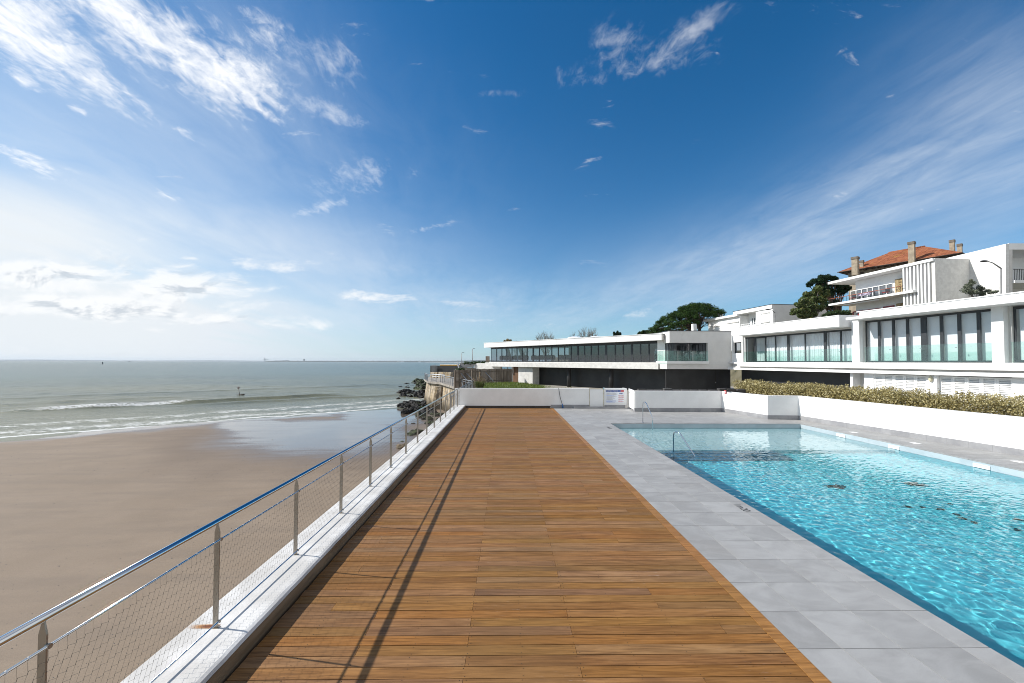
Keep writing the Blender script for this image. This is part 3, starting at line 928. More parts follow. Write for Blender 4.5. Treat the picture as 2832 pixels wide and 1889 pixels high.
# ------------------------------------------------------------------ white walls round the terrace
WT = 1.215
def plinth(mb, x0, x1, y0, y1, h=.205, fr=None, L=.604):
    n = max(1, round((x1 - x0) / L)); 
    for i in range(n):
        a, b = x0 + (x1 - x0) * i / n, x0 + (x1 - x0) * (i + 1) / n
        mb.box(a + .0015, b - .0015, y0, y1, .0, h, fr)
    return mb
def wall_thing(loc, label):
    return empty('garden_wall', loc, label, 'wall', 'low white walls round the pool terrace')
w1 = wall_thing((0, 25.1, 0), 'low white wall closing the far end of the wooden deck, left of the gate')
xg0 = float(at(1630, 1100, 25)[0]); xg1 = float(at(1671.5, 1100, 25)[0]); xs1 = float(at(1734, 1100, 25)[0])
MB().box(-3.0, xg0, 25.0, 25.22, .12, WT).build('wall', m_white, w1, bevel=.006)
mb = MB(); mb.box(-2.52, float(at(1522, 1120, 25)[0]), 24.965, 25.0, -.02, .135); mb.build('skirting_board', pm('dark_brown_board', (.045, .034, .03), (.06, .045, .038), 3, .7), w1)
plinth(MB(), float(at(1523, 1120, 25)[0]), xg0, 24.955, 25.0).build('plinth', m_plinth, w1)
MB().box(-3.2, -3.0, 24.995, 25.2, -.3, WT - .004).build('end_post', m_white, w1, bevel=.004)
# pier with the rules board
w2 = wall_thing((5.5, 25.1, 0), 'short white wall pier carrying the pool rules board beside the gate')
MB().box(xg1, xs1 - .12, 24.97, 25.25, .2, WT + .02).build('wall', m_white, w2, bevel=.006)
MB().box(xs1 - .118, xs1, 24.98, 25.6, .2, WT + .015).build('side_post', m_white2, w2, bevel=.006)
plinth(MB(), xg1, xs1 - .12, 24.93, 24.968).build('plinth', m_plinth, w2)
# gate
gt = empty('gate', ((xg0 + xg1) / 2, 25.05, .02), 'closed white panel gate in the low wall left of the rules board', 'gate', 'white panel gates')
MB().box(xg0 + .035, xg1 - .05, 25.03, 25.07, .07, WT - .035).build('panel', m_white2, gt, bevel=.004)
m_gframe = pm('worn_cream_frame', (.60, .55, .40), (.42, .37, .24), 8, .6)
mb = MB(); mb.box(xg0 + .01, xg0 + .033, 25.02, 25.08, .02, WT - .02).box(xg1 - .048, xg1 - .02, 25.02, 25.08, .02, WT - .02).box(xg0 + .033, xg1 - .048, 25.02, 25.08, .03, .068).box(xg0 + .033, xg1 - .048, 25.02, 25.08, WT - .034, WT - .015)
mb.build('frame', m_gframe, gt)
MB().box(xg1 - .09, xg1 + .02, 24.99, 25.02, WT - .05, WT + .06).build('latch', m_steel, gt)
# step in front of the gate
MB().prism([(float(at(1590, 1130, 24.7)[0]), 24.7), (float(at(1711, 1130, 24.7)[0]), 24.7), (float(at(1711, 1130, 24.55)[0]), 24.92), (float(at(1582, 1130, 24.9)[0]) + .02, 24.92)], .001, .11).build('gate_step', m_plinth, kind='structure')
# second gate leaf, open, sunlit
xr0 = float(at(1757, 1100, 23.3)[0])
g2 = empty('gate', (xs1 + .3, 24.2, .02), 'open white gate leaf catching the sun right of the rules board', 'gate', 'white panel gates')
fr = Frame((xs1 + .13, 25.0), (xr0 - .03 - xs1 - .13, 23.4 - 25.0))
Lg = math.hypot(xr0 - .03 - xs1 - .13, 1.6)
MB().box(.02, Lg, -.02, .02, .09, WT + .01, fr).build('panel', m_white2, g2, bevel=.003)
MB().box(.3, .36, .022, .06, 1.0, 1.05, fr).build('handle', m_darkgrey, g2)
# right back wall, corner, step and long wall
cR = on_z(1999, 1137, 0); k1 = on_z(2124, 1159.5, 0); k2 = on_z(2209, 1160.5, 0); n1_ = on_z(2832, 1262.3, 0)
YB = 23.3
xc = float(at(1999, 1100, YB)[0])
w3 = wall_thing(((xr0 + xc) / 2, YB + .1, 0), 'low white wall in shade at the far end of the pool, right of the gate')
MB().box(xr0, xc, YB, YB + .22, .2, 1.195).build('wall', m_white, w3, bevel=.006)
plinth(MB(), xr0 - .02, xc, YB - .035, YB - .001).build('plinth', m_plinth, w3)
plinth(MB(), YB, YB + .2, 0, 0) if False else None
mb = MB(); mb.box(xr0 - .04, xr0 - .002, YB - .03, YB + .23, 0, .205); mb.build('end_tile', m_plinth, w3)
print('walls', xc, cR, k1, k2, n1_)
f3 = Frame((xc, YB), (k1[0] - xc, k1[1] - YB)); L3 = math.hypot(k1[0] - xc, k1[1] - YB)
f4 = Frame(k1, k2 - k1); L4 = float(np.linalg.norm((k2 - k1)[:2]))
d5 = (n1_ - k2)[:2]; f5 = Frame(k2, d5); L5 = float(np.linalg.norm(d5)) + 15
w4 = wall_thing((float(k1[0]), float(k1[1]), 0), 'long white wall stepping out round the pool below the hedge, bright in the sun')
MB().box(-.0, L3 + .0, -.22, 0, .2, 1.19, f3).build('side_wall', m_white, w4, bevel=.006)
MB().box(.0, L4 + .22, -.22, 0.004, .2, 1.187, f4).build('return_wall', m_white, w4, bevel=.006)
MB().box(-.01, L5, -.22, .006, .2, 1.193, f5).build('long_wall', m_white, w4, bevel=.006)
plinth(MB(), .03, L3, .001, .035, fr=f3).build('plinth', m_plinth, w4)
plinth(MB(), -.03, L4, .006, .035, fr=f4).build('plinth', m_plinth, w4)
plinth(MB(), .04, L5, .008, .035, fr=f5).build('plinth', m_plinth, w4)
# rules board
sx0, sx1 = float(at(1675.5, 1100, 24.95)[0]), float(at(1726, 1100, 24.95)[0])
sz1, sz0 = 2.85 - (1078.8 - 1002.3) / 1110 * 24.95, 2.85 - (1113.5 - 1002.3) / 1110 * 24.95
sg = empty('notice_board', ((sx0 + sx1) / 2, 24.955, sz0), 'white pool rules board with blue heading and red prohibition signs', 'sign')
MB().box(sx0, sx1, 24.945, 24.968, sz0, sz1).build('panel', pm('sign_white', (.70, .73, .78), None, 3, .4), sg)
m_sblue = pm('sign_blue', (.06, .10, .28), None, 3, .4); m_sred = pm('sign_red', (.50, .07, .08), None, 3, .4); m_sgrey = pm('sign_grey_print', (.42, .41, .42), None, 3, .5); m_sblue2 = pm('sign_blue_print', (.16, .25, .55), None, 3, .5)
W_, H_ = sx1 - sx0, sz1 - sz0
def srect(u0, u1, v0, v1, y=24.9425): return (sx0 + W_ * u0, sx0 + W_ * u1, y, 24.9448, sz1 - H_ * v1, sz1 - H_ * v0)
MB().box(*srect(.0, .82, .0, .155)).build('heading_band', m_sblue, sg)
MB().box(*srect(.823, 1.0, .0, .16)).build('red_corner', m_sred, sg)
RX90 = Matrix.Rotation(R(90), 4, 'X')
def stext(body, size, uc, vc, mat, name='lettering'):
    o = text_mesh(name, body, size, mat, Matrix.Translation((sx0 + W_ * uc - sg.location[0], 24.940 - sg.location[1], sz1 - H_ * vc - sg.location[2])) @ RX90)
    o.parent = sg
stext('RÈGLEMENT PISCINE', .088, .30, .078, m_white2)
stext('PISCINE', .045, .91, .08, m_white2)
rs_ = random.Random(5); mbg, mbb = MB(), MB()
v = .21
for blk, (nl, mt) in enumerate(((1, 0), (5, 0), (2, 1), (6, 0), (6, 0), (1, 1), (4, 1))):
    for q in range(nl):
        (mbb if mt else mbg).box(*srect(.035, .035 + rs_.uniform(.28, .60), v, v + .014)); v += .026
    v += .022
mbg.build('grey_print', m_sgrey, sg); mbb.build('blue_print', m_sblue2, sg)
def disk(mb, u, vv, r, y, n=18): mb.poly([(sx0 + W_ * u + r * math.cos(6.283 * k / n), y, sz1 - H_ * vv + r * math.sin(6.283 * k / n)) for k in range(n)])
for r_i in range(4):
    for c_i in range(3):
        rings, inner, disks = MB(), MB(), MB()
        u_, v_ = .735 + .103 * c_i, .46 + .145 * r_i
        if (r_i, c_i) == (3, 2):
            X0, Z0 = sx0 + W_ * u_, sz1 - H_ * v_
            rings.poly([(X0 - .045, 24.943, Z0 - .038), (X0 + .045, 24.943, Z0 - .038), (X0, 24.943, Z0 + .042)])
            inner.poly([(X0 - .026, 24.942, Z0 - .027), (X0 + .026, 24.942, Z0 - .027), (X0, 24.942, Z0 + .022)])
            o_ = rings.build('warning_triangle', m_sred, sg); inner.build('sign_centre', m_white2, o_)
            continue
        disk(rings, u_, v_, .044, 24.943); disk(inner, u_, v_, .031, 24.942)
        X0, Z0 = sx0 + W_ * u_, sz1 - H_ * v_
        rings.poly([(X0 - .030, 24.9405, Z0 + .022), (X0 - .022, 24.9405, Z0 + .030), (X0 + .030, 24.9405, Z0 - .022), (X0 + .022, 24.9405, Z0 - .030)])
        disks.box(X0 - .014, X0 + .012, 24.941, 24.9418, Z0 - .012, Z0 + .014)
        o_ = rings.build('prohibition_sign', m_sred, sg); inner.build('sign_centre', m_white2, o_); disks.build('pictogram', m_sblue, o_)
for c_i in range(2):
    disks = MB(); disk(disks, .785 + .10 * c_i, .275, .042, 24.943); disks.build('round_sign', m_sblue, sg)
# broom leaning on the wall
b0 = at(1557, 1124, 24.82); b0[2] = .03; b1 = at(1545, 1072.5, 24.985)
br = empty('pool_broom', (float(b0[0]), float(b0[1]), 0), 'long black pole brush with a blue head leaning on the white wall', 'brush')
dd = b1 - b0
cb_ = b0 + dd * .2
mid1 = b0 + dd * .55 + np.array([-.035, 0, 0])
MB().tube([cb_, mid1, b1], .016, 8).build('pole', m_darkgrey, br)
mb = MB(); mb.tube([b0, b0 + dd * .2], [.055, .03], 8); mb.build('brush_head', pm('blue_plastic', (.02, .11, .30), None, 4, .5), br)
# red alarm box on the side wall
s_, z_ = f3.hit(2005, 1084, .03)
al_ = empty('alarm_box', f3.w(s_, .0, z_), 'small red alarm box fixed on the white wall corner', 'alarm')
MB().box(s_ - .06, s_ + .10, .001, .05, z_ - .09, z_ + .09, f3).build('box', m_sred, al_, bevel=.01)
MB().box(s_ - .02, s_ + .06, .051, .055, z_ - .04, z_ + .04, f3).build('plate', m_white2, al_)
MB().tube([f3.w(s_ + .12, .03, z_ + .05), f3.w(s_ + .45, .05, z_ + .06)], .03, 8).build('siren', m_darkgrey, al_)
# forecourt behind the walls
m_ground = pm('pale_gravel', (.30, .28, .25), (.24, .225, .20), 2, .9, bmp=.3, bscale=50)
mb = MB(); mb.prism([(-3.3, 25.23), (60, 25.23), (60, 60), (-2.0, 60), (-2.0,43),(-3.3,40)], -1.0, -.02)
mb.prism([(21.5, -3), (60, -3), (60, 25.23), (21.5, 25.23)], -1.0, -.02)
mb.build('forecourt_ground', m_ground, kind='structure')
# low grey wall behind the hedge end
fp = Frame(at(2062, 1082, 24.9), at(2192, 1092, 21.3) - at(2062, 1082, 24.9))
s1_ = fp.s(2195)
lw = MB().box(0, s1_, -.12, 0, 0, 1.02, fp).build('low_wall', pm('weathered_concrete', (.40, .37, .33), (.30, .275, .245), 3, .9, bmp=.2, stain=(.20, .18, .16), stretch=(1, 1, .4)), bevel=.01)
tag(lw, 'low weathered grey concrete wall between the white wall and the hedge', 'wall')
# dark stone blocks behind the shaded wall
blk0 = None; xx_ = float(at(1778, 1078, 24.2)[0]); i = 0
m_block = pm('dark_stone', (.045, .043, .042), (.075, .07, .066), 4, .9, bmp=.4, bscale=30)
while xx_ < float(at(2062, 1078, 24.2)[0]):
    if blk0 is None:
        blk0 = MB().box(-.24, .24, -.16, .16, 0, 1.26).build('stone_block', m_block, bevel=.02); o = blk0
    else:
        o = blk0.copy(); col.objects.link(o)
    tag(o, 'dark square stone block in the row behind the shaded white wall', 'stone block', 'row of dark stone blocks behind the wall')
    o.location = (xx_, 24.35 + rnd.uniform(-.05, .05), rnd.choice((-.06, -.02, 0, .02)))
    o.rotation_euler = (0, 0, rnd.uniform(-.05, .05))
    xx_ += rnd.uniform(.5, .62); i += 1
# ------------------------------------------------------------------ buildings
m_pane = glassmat('window_glass', (.90, .93, .95), 1.0)
m_pane_dark = glassmat('dark_window_glass', (.34, .37, .40), 1.5)
m_bal = glassmat('green_glass', (.83, .94, .905), 1.0)
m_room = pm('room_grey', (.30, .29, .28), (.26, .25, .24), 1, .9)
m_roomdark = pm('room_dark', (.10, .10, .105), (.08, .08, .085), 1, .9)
m_curtain = pm('white_curtain', (.82, .82, .82), (.77, .77, .78), 2, .9)
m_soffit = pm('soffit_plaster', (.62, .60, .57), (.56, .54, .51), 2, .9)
m_rough = pm('rough_white_render', (.68, .67, .64), (.58, .57, .545), 2.5, .9, bmp=.25, bscale=30, stain=(.44, .42, .39), stain_lo=.60, stain_scale=1.2)
m_louver = pm('white_louvre', (.78, .78, .77), None, 3, .6)

def frames_and_panes(fr, root, edges, z0, z1, n=0.0, w=.05, d=.07, pane=None, head=.07, fmat=None, thick=()):
    """one window per gap between the given edges: frame part with a pane below it"""
    for i, (a, b) in enumerate(zip(edges[:-1], edges[1:])):
        wa = w * (2.0 if i in thick else 1.0); wb = w * (2.0 if i + 1 in thick else 1.0)
        mb = MB()
        mb.box(a + .001, a + wa, n - d, n, z0, z1, fr).box(b - wb, b - .001, n - d, n, z0, z1, fr)
        mb.box(a + wa, b - wb, n - d, n - .002, z1 - head, z1, fr).box(a + wa, b - wb, n - d, n - .002, z0, z0 + head * .7, fr)
        f = mb.build('window', fmat or m_darkgrey, root)
        p_ = MB(); p_.poly([fr.w(a + wa, n - d * .5, z0 + head * .7), fr.w(b - wb, n - d * .5, z0 + head * .7), fr.w(b - wb, n - d * .5, z1 - head), fr.w(a + wa, n - d * .5, z1 - head)])
        p_.build('pane', pane or m_pane, f)

def curtain(fr, root, a, b, z0, z1, n, amp=.05, lam=.16, name='curtain', seed=1):
    ss = np.arange(a, b, .025); V = []; rs = random.Random(seed); ph = rs.random() * 6
    for s_ in ss:
        o_ = amp * (math.sin(6.283 * s_ / lam + ph + 1.2 * math.sin(s_ * 2.1)) + .5 * math.sin(6.283 * s_ / (lam * 2.7) + 1))
        V.append(fr.w(s_, n + o_ * .6, z0)); V.append(fr.w(s_, n + o_, z1))
    k = len(ss)
    F = [(2 * i, 2 * i + 2, 2 * i + 3, 2 * i + 1) for i in range(k - 1)]
    return raw(name, np.array(V), np.array(F), m_curtain, root, smooth=True)

H0 = 1005.0
# ============ right apartment building
P = at(2756, 1001, 18.6); tt = -ray(1240, 1002)
RB = Frame(P, tt); RB.O = RB.O + RB.t * RB.s(2024)
S = lambda px, n=0.0: float(RB.s(px, n))
Zr = lambda px, py, n=0.0: float(RB.hit(px, py, n)[1])
zF = Zr(2756, 1001.5)
zTA, zTB = Zr(2367, 908), Zr(2756, 852)
print('RB', S(2056), S(2367), S(2391), S(2757), S(2792), zF, zTA, zTB)
rb = empty('apartment_building', RB.w(S(2390), 0, 0), 'long white modern apartment building with glass balustrades and louvred shutters above the hedge', 'building')
sA0, sA1 = S(2057.5), S(2367)
sB0, sB1 = S(2391.5), S(2757)
sC0, sC1 = S(2801), S(2801) + 7
# section walls
mb = MB()
sw0, sw1, zw0, zw1 = S(2027), S(2051), Zr(2040, 977), Zr(2040, 946.5)
zrA = Zr(2100, 930, 0)
mb.box(.0, sw0, -.4, 0, 2.26, zrA + .3, RB).box(sw1, sA0 - .14, -.4, 0, 2.26, zrA + .3, RB).box(sw0, sw1, -.4, -.001, 2.26, zw0, RB).box(sw0, sw1, -.4, -.001, zw1, zrA + .3, RB)
mb.box(sA0 - .14, sA0, -.4, -.15, 2.26, zTA + .05, RB)
mb.build('wall', m_white, rb)
frames_and_panes(RB, rb, [sw0, sw1], zw0, zw1, n=-.2, w=.05, pane=m_pane_dark)
# section A
zfaT, zfaB = Zr(2323, 873, 1.0), Zr(2323, 903, 1.0)
print('A fascia', zfaT, zfaB)
sAe = S(2323, 1.0)
mb = MB(); mb.box(S(2026, 1.0), sAe, -6, 1.0, zfaB, zfaT, RB)
mb.build('flat_roof', m_white, rb, bevel=.01)
MB().box(S(2026, 1.0) - .02, sAe + .02, -6, 1.03, zfaT + .001, zfaT + .05, RB).build('roof_edge', m_white2, rb)
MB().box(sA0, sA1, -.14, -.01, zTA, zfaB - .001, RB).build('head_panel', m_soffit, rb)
eA = [S(q) for q in (2059.5, 2086, 2114.5, 2142, 2177, 2224, 2279, 2322.4, 2367)]
frames_and_panes(RB, rb, eA, zF, zTA, n=-.10, w=.05, d=.05, thick=(1, 4, 6), head=.11)
for a, b, sd in ((eA[0] + 2.0, eA[2], 1), (eA[2] - .1, eA[4] + .3, 2), (eA[4] + .2, eA[6], 3), (eA[6] + .05, eA[8] - .05, 4)):
    curtain(RB, rb, a, b, zF + .03, zTA - .1, -.36, amp=.04, seed=sd)
curtain(RB, rb, eA[0] + .2, eA[0] + 1.6, zF + .03, zTA - .1, -.9, seed=7)
mb = MB(); mb.box(sA0, sA1, -5.2, -5, zF, zTA + .1, RB).box(sA0 - .1, sA0 - .01, -5, -.2, zF, zTA + .1, RB)
mb.build('room', m_room, rb)
MB().box(sA0 - .1, sA1 + .1, -5.2, -.18, zF - .16, zF - .005, RB).build('floor', m_room, rb)
# section B
lT, lB = Zr(2832, 815, 1.15), Zr(2832, 835, 1.15)
uT = Zr(2832, 803.5, .75)
lB = Zr(2341, 885.5, 1.15); lT = Zr(2341, 878.5, 1.15); uT = Zr(2378, 863, .75)
print('B roof', lT, lB, uT, zTB)
sBs = S(2341, 1.15); sEnd = S(2801) + 9
mb = MB(); mb.box(sBs, sEnd, -6, 1.15, lB, lT, RB); mb.build('roof_lip', m_white, rb, bevel=.008)
mb = MB(); mb.box(S(2378, .75), sEnd, -6, .75, lT + .001, uT, RB); mb.build('flat_roof', m_white, rb, bevel=.01)
MB().box(S(2378, .75) - .12, sEnd, -6, .80, uT + .001, uT + .045, RB).build('roof_edge', m_white2, rb)
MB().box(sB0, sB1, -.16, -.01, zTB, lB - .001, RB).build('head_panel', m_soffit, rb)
eB = [S(q) for q in (2391.5, 2428.5, 2468, 2507, 2552, 2601, 2650, 2704, 2756)]
frames_and_panes(RB, rb, eB, zF, zTB, n=-.10, w=.068, d=.05, thick=(4,), head=.11)
eC = [sC0, sC0 + 1.0, sC0 + 2.0, sC0 + 3.0, sC0 + 4.0]
frames_and_panes(RB, rb, eC, zF, zTB, n=-.10, w=.062, head=.13)
for a, b in zip(eB[:-1], eB[1:]):
    MB().box(a + .012, b - .012, -.29, -.28, zF + .03, zTB - .03, RB).build('roller_blind', m_curtain, rb)
MB().box(eC[0] + .1, eC[-1], -.29, -.28, zF + .03, zTB - .03, RB).build('roller_blind', m_curtain, rb)
MB().box(sB0 - .1, sC1, -5.2, -.76, zF - .16, zF - .005, RB).build('floor', m_room, rb)
MB().box(sB0 - .1, sEnd, -5.4, -5.2, zF - .1, lB, RB).build('room', m_room, rb)
# pillars
mb = MB(); mb.box(S(2367.5), S(2388.5), -1.5, .28, 2.79, lB - .001, RB); mb.build('pillar', m_white, rb)
mb = MB(); mb.box(S(2757.5), S(2792), -1.5, .28, 2.79, lB - .001, RB); mb.build('pillar', m_white, rb)
MB().box(S(2388.6), sB0, -.8, .0, zF - .1, lB - .001, RB).build('reveal', m_soffit, rb)
MB().box(S(2792.2), sC0, -.8, .0, zF - .1, lB - .001, RB).build('reveal', m_soffit, rb)
# balustrades
def balustrade(a, b, n, z0, z1, joints, root, fr):
    es = [a] + joints + [b]
    for p_, q_ in zip(es[:-1], es[1:]):
        o = MB().box(p_ + .006, q_ - .006, n, n + .012, z0, z1, fr).build('balustrade_glass', m_bal, root)
    for j in joints:
        MB().box(j - .02, j + .02, n - .03, n + .03, z1 - .20, z1 - .15, fr).build('clamp', m_steel, root)
zbA = Zr(2367, 962.5, .2); zbB = Zr(2757, 947, .2)
balustrade(S(2058, .2), S(2367, .2), .2, zF - .02, zbA, [S(q, .2) for q in (2111, 2141, 2174, 2224, 2276, 2322)], rb, RB)
balustrade(S(2388, .3) + .02, S(2757, .3) - .02, .22, zF - .02, zbB, [S(q, .22) for q in (2462, 2547, 2645)], rb, RB)
balustrade(S(2793, .3) + .02, sC0 + 4, .22, zF - .02, zbB, [], rb, RB)
# floor bands
mb = MB(); mb.box(.0, sEnd, -.4, .30, 2.785, zF - .03, RB); mb.build('upstand', m_white, rb)
mb = MB(); mb.box(sA0 - .25, sEnd, -.4, .48, 2.54, 2.783, RB); mb.build('upper_band', m_white, rb, bevel=.01)
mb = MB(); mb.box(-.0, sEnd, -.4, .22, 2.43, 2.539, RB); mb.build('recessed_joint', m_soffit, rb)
mb = MB(); mb.box(-.0, sEnd, -3, .42, 2.25, 2.429, RB); mb.build('lower_band', m_white, rb, bevel=.01)
# ground floor
sg0 = S(2354)
mb = MB(); mb.box(.32, S(2357, -.7), -.9, -.7, -.02, 2.248, RB); mb.build('black_cladding', m_black, rb)
MB().box(sg0, S(2362), -.9, .1, -.02, 2.248, RB).build('ground_pillar', m_white, rb)
MB().box(S(2362.3), S(2378), -.9, -.45, -.02, 2.248, RB).build('ground_reveal', m_soffit, rb)
MB().box(S(2378), S(2391), -.9, -.8, -.02, 2.248, RB).build('dark_doorway', m_darkgrey, rb)
sh1a, sh1b = S(2416.5), S(2563); sh2a, sh2b = S(2597.5), S(2800)
mb = MB()
mb.box(S(2391), sh1a, -.9, .05, -.02, 2.248, RB).box(sh1b, S(2590), -.9, .05, -.02, 2.248, RB).box(S(2590), sh2a, -.9, .18, -.02, 2.248, RB).box(sh2b, sEnd, -.9, .05, -.02, 2.248, RB)
mb.box(sh1a, sh1b, -.9, -.2, -.02, 2.248, RB).box(sh2a, sh2b, -.9, -.2, -.02, 2.248, RB)
mb.build('ground_wall', m_white, rb)
m_shgap = pm('shutter_gap_shade', (.62, .62, .62), None, 3, .8)
def shutters(a, b, n):
    L = (b - a) / n
    for i in range(n):
        s0, s1 = a + L * i, a + L * (i + 1)
        mb = MB(); zt = 2.20
        mb.box(s0 + .003, s0 + .075, -.06, .0, .06, zt, RB).box(s1 - .075, s1 - .003, -.06, .0, .06, zt, RB).box(s0 + .075, s1 - .075, -.06, -.002, zt - .08, zt, RB).box(s0 + .075, s1 - .075, -.06, -.002, .06, .16, RB)
        f = mb.build('shutter', m_louver, rb)
        mb = MB(); z_ = .18
        while z_ < zt - .10:
            q0, q1 = s0 + .076, s1 - .076
            mb.hexa([RB.w(q0, -.055, z_ + .04), RB.w(q1, -.055, z_ + .04), RB.w(q1, -.008, z_), RB.w(q0, -.008, z_), RB.w(q0, -.055, z_ + .056), RB.w(q1, -.055, z_ + .056), RB.w(q1, -.008, z_ + .016), RB.w(q0, -.008, z_ + .016)])
            z_ += .085
        mb.build('louvres', m_louver, f)
        MB().box(s0 + .076, s1 - .076, -.075, -.062, .1, zt - .02, RB).build('gap_shade', m_shgap, f)  # added grey sheet, its colour stands in for shade in the louvre gaps
shutters(sh1a, sh1b, 5); shutters(sh2a, sh2b, 5)
q = RB.hit(2574, 1048, .1)
wl = empty('wall_lamp', RB.w(q[0], .05, q[1]), 'oval cream bulkhead lamp on the white wall between the shutters', 'lamp')
mb = MB()
c0 = np.array(RB.w(q[0], .11, q[1]))
mb.ball(c0, .085, .085, .155, 14, 10); mb.build('diffuser', pm('cream_lamp_glass', (.62, .58, .42), None, 4, .35), wl)
MB().box(q[0] - .085, q[0] + .085, .051, .075, q[1] - .16, q[1] + .16, RB).build('back_plate', m_white2, wl, bevel=.02)

# ============ frontal concrete block with the corner window
BP = np.array(RB.w(0, 0, 0)); 
BL = Frame(BP, (1.0, -.006)); 
T = lambda px, n=0.0: float(BL.s(px, n))
Zb = lambda px, py, n=0.0: float(BL.hit(px, py, n)[1])
bt = empty('pavilion', BL.w(T(1940), 0, 0), 'shaded white concrete pavilion with a dark corner window and glass balustrade', 'building')
tl = T(1852); zt = Zb(1900, 915.8); zu = Zb(1900, 948); zs = Zb(1900, 999); zsb = Zb(1900, 1006); zbb = Zb(1950, 1021)
tw = T(1958)
print('BL', tl, tw, zt, zu, zs, zsb, zbb, BP)
mb = MB()
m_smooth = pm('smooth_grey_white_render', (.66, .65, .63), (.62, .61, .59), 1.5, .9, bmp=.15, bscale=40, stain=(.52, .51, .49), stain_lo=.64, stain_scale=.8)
mb.box(tl, -.02, -7, 0, zu, zt, BL); mb.build('upper_wall', m_smooth, bt, bevel=.01)
MB().box(tl - .03, -.0, -7, .04, zt + .001, zt + .05, BL).build('roof_edge', m_darkgrey, bt)
MB().box(tw, -.021, -7, -.002, 2.26, zu, BL).build('right_wall', m_smooth, bt)
MB().box(tl - .35, T(1961, .3), -7, .30, zsb, zs, BL).build('sill', m_white, bt, bevel=.01)
MB().box(tl - .30, -.02, -7, .10, zbb, zsb - .001, BL).build('floor_band', m_smooth, bt, bevel=.01)
ew = [tl + .12, T(1911), tw - .03]
frames_and_panes(BL, bt, ew, zs, zu, n=-.25, w=.06, pane=m_pane_dark, head=.08)
frs = Frame(BL.w(tl + .1, -.3, 0), BL.n * -1.0)
frs.n = -BL.t
frames_and_panes(frs, bt, [0, .9, 2.4, 3.8], zs, zu, n=0, w=.05, pane=m_pane_dark, head=.08)
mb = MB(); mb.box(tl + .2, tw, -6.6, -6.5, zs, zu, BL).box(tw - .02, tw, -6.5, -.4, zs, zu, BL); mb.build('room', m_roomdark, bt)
mb = MB(); mb.ball(BL.w(T(1935), -1.6, zs + .55), .7, .5, .32, 12, 8); mb.build('table_cloth', m_curtain, bt)
zbt = Zb(1900, 970, .3)
balustrade(T(1836, .3), T(1958, .3), .26, zs + .005, zbt, [T(q_, .3) for q_ in (1867, 1890, 1913, 1937)], bt, BL)
frs2 = Frame(BL.w(T(1836, .3), .26, 0), BL.n * -1.0); frs2.n = -BL.t
balustrade(.02, 2.2, 0, zs + .005, zbt, [], bt, frs2)
mb = MB(); mb.box(T(1842, -.8), 0.3, -1.0, -.8, -.02, zbb - .001, BL); mb.build('black_cladding', m_black, bt)
MB().box(T(1977, -.8), T(1978, -.8), -.8, -.79, 0, zbb - .05, BL).build('door_joint', m_gap, bt)
MB().box(T(1990, -.8), T(2010, -.8), -.8, -.785, 0.02, zbb - .2, BL).build('black_door', m_black, bt)
hd = MB().ball(BL.w(T(1979.5, -.7), -.75, 1.05), .05, .05, .05, 8, 6).build('door_knob', m_steel, bt)

# ============ long restaurant building with the ribbon window
P = at(1822.5, 1001, 38.0)
ML = Frame(P, -ray(430, 1000))
Mq = lambda px, n=0.0: float(ML.s(px, n))
Zm = lambda px, py, n=0.0: float(ML.hit(px, py, n)[1])
sL = Mq(1356.6)
zwb = 2.86; zw_n, zw_f = Zm(1810, 947.5), Zm(1360, 963)
zfb_n, zfb_f = Zm(1824, 940.6, 1.0), Zm(1339, 961.4, 1.0)
zft_n, zft_f = Zm(1834, 923, 1.0), Zm(1338, 949, 1.0)
print('ML', sL, zw_n, zw_f, zfb_n, zfb_f, zft_n, zft_f, Mq(1338, 1.0), Mq(1834, 1.0))
rs_b = empty('restaurant_building', ML.w(sL / 2, 0, 0), 'long low white restaurant with a dark ribbon window under a thin overhanging roof', 'building')
zwt = (zw_n + zw_f) / 2
s0f, s1f = Mq(1338, 1.0), Mq(1830, 1.0)
def slab(mb, s0, s1, n0, n1, za0, za1, zb0, zb1, fr):
    """slab whose levels run from (za0..za1) at s0 to (zb0..zb1) at s1"""
    mb.hexa([fr.w(s0, n0, za0), fr.w(s1, n0, zb0), fr.w(s1, n1, zb0), fr.w(s0, n1, za0), fr.w(s0, n0, za1), fr.w(s1, n0, zb1), fr.w(s1, n1, zb1), fr.w(s0, n1, za1)])
    return mb
jp = [s0f] + [Mq(q, 1.0) for q in (1409.5, 1449.3, 1492, 1538.4, 1589, 1644, 1705, 1772)] + [s1f]
fasc = lambda s_: ((zfb_f + (zfb_n - zfb_f) * (s_ - s0f) / (s1f - s0f)), (zft_f + (zft_n - zft_f) * (s_ - s0f) / (s1f - s0f)))
for a, b in zip(jp[:-1], jp[1:]):
    la, lb_ = fasc(a), fasc(b)
    slab(MB(), a + .008, b - .008, .94, 1.0, la[0], la[1], lb_[0], lb_[1], ML).build('fascia_panel', m_white, rs_b)
la, lb_ = fasc(s0f), fasc(s1f)
slab(MB(), s0f, s1f, -9, .935, la[0] + .02, la[1] - .05, lb_[0] + .02, lb_[1] - .05, ML).build('roof', m_soffit, rs_b)
slab(MB(), s0f - .03, s1f + .02, -9, 1.04, la[1] + .002, la[1] + .05, lb_[1] + .002, lb_[1] + .05, ML).build('roof_edge', m_white2, rs_b)
pxs = [1300 + q / 3.3586 for q in (190, 243, 291, 336, 385, 432, 480, 526, 583, 640, 697, 755, 815, 875, 935, 998, 1060, 1122, 1187, 1260, 1345, 1420, 1500, 1580, 1660, 1752)]
eM = [Mq(q) for q in pxs]
frames_and_panes(ML, rs_b, eM, zwb, zwt, n=-.05, w=.06, thick=(8, 15, 19, 22), head=.12, pane=m_pane_dark)
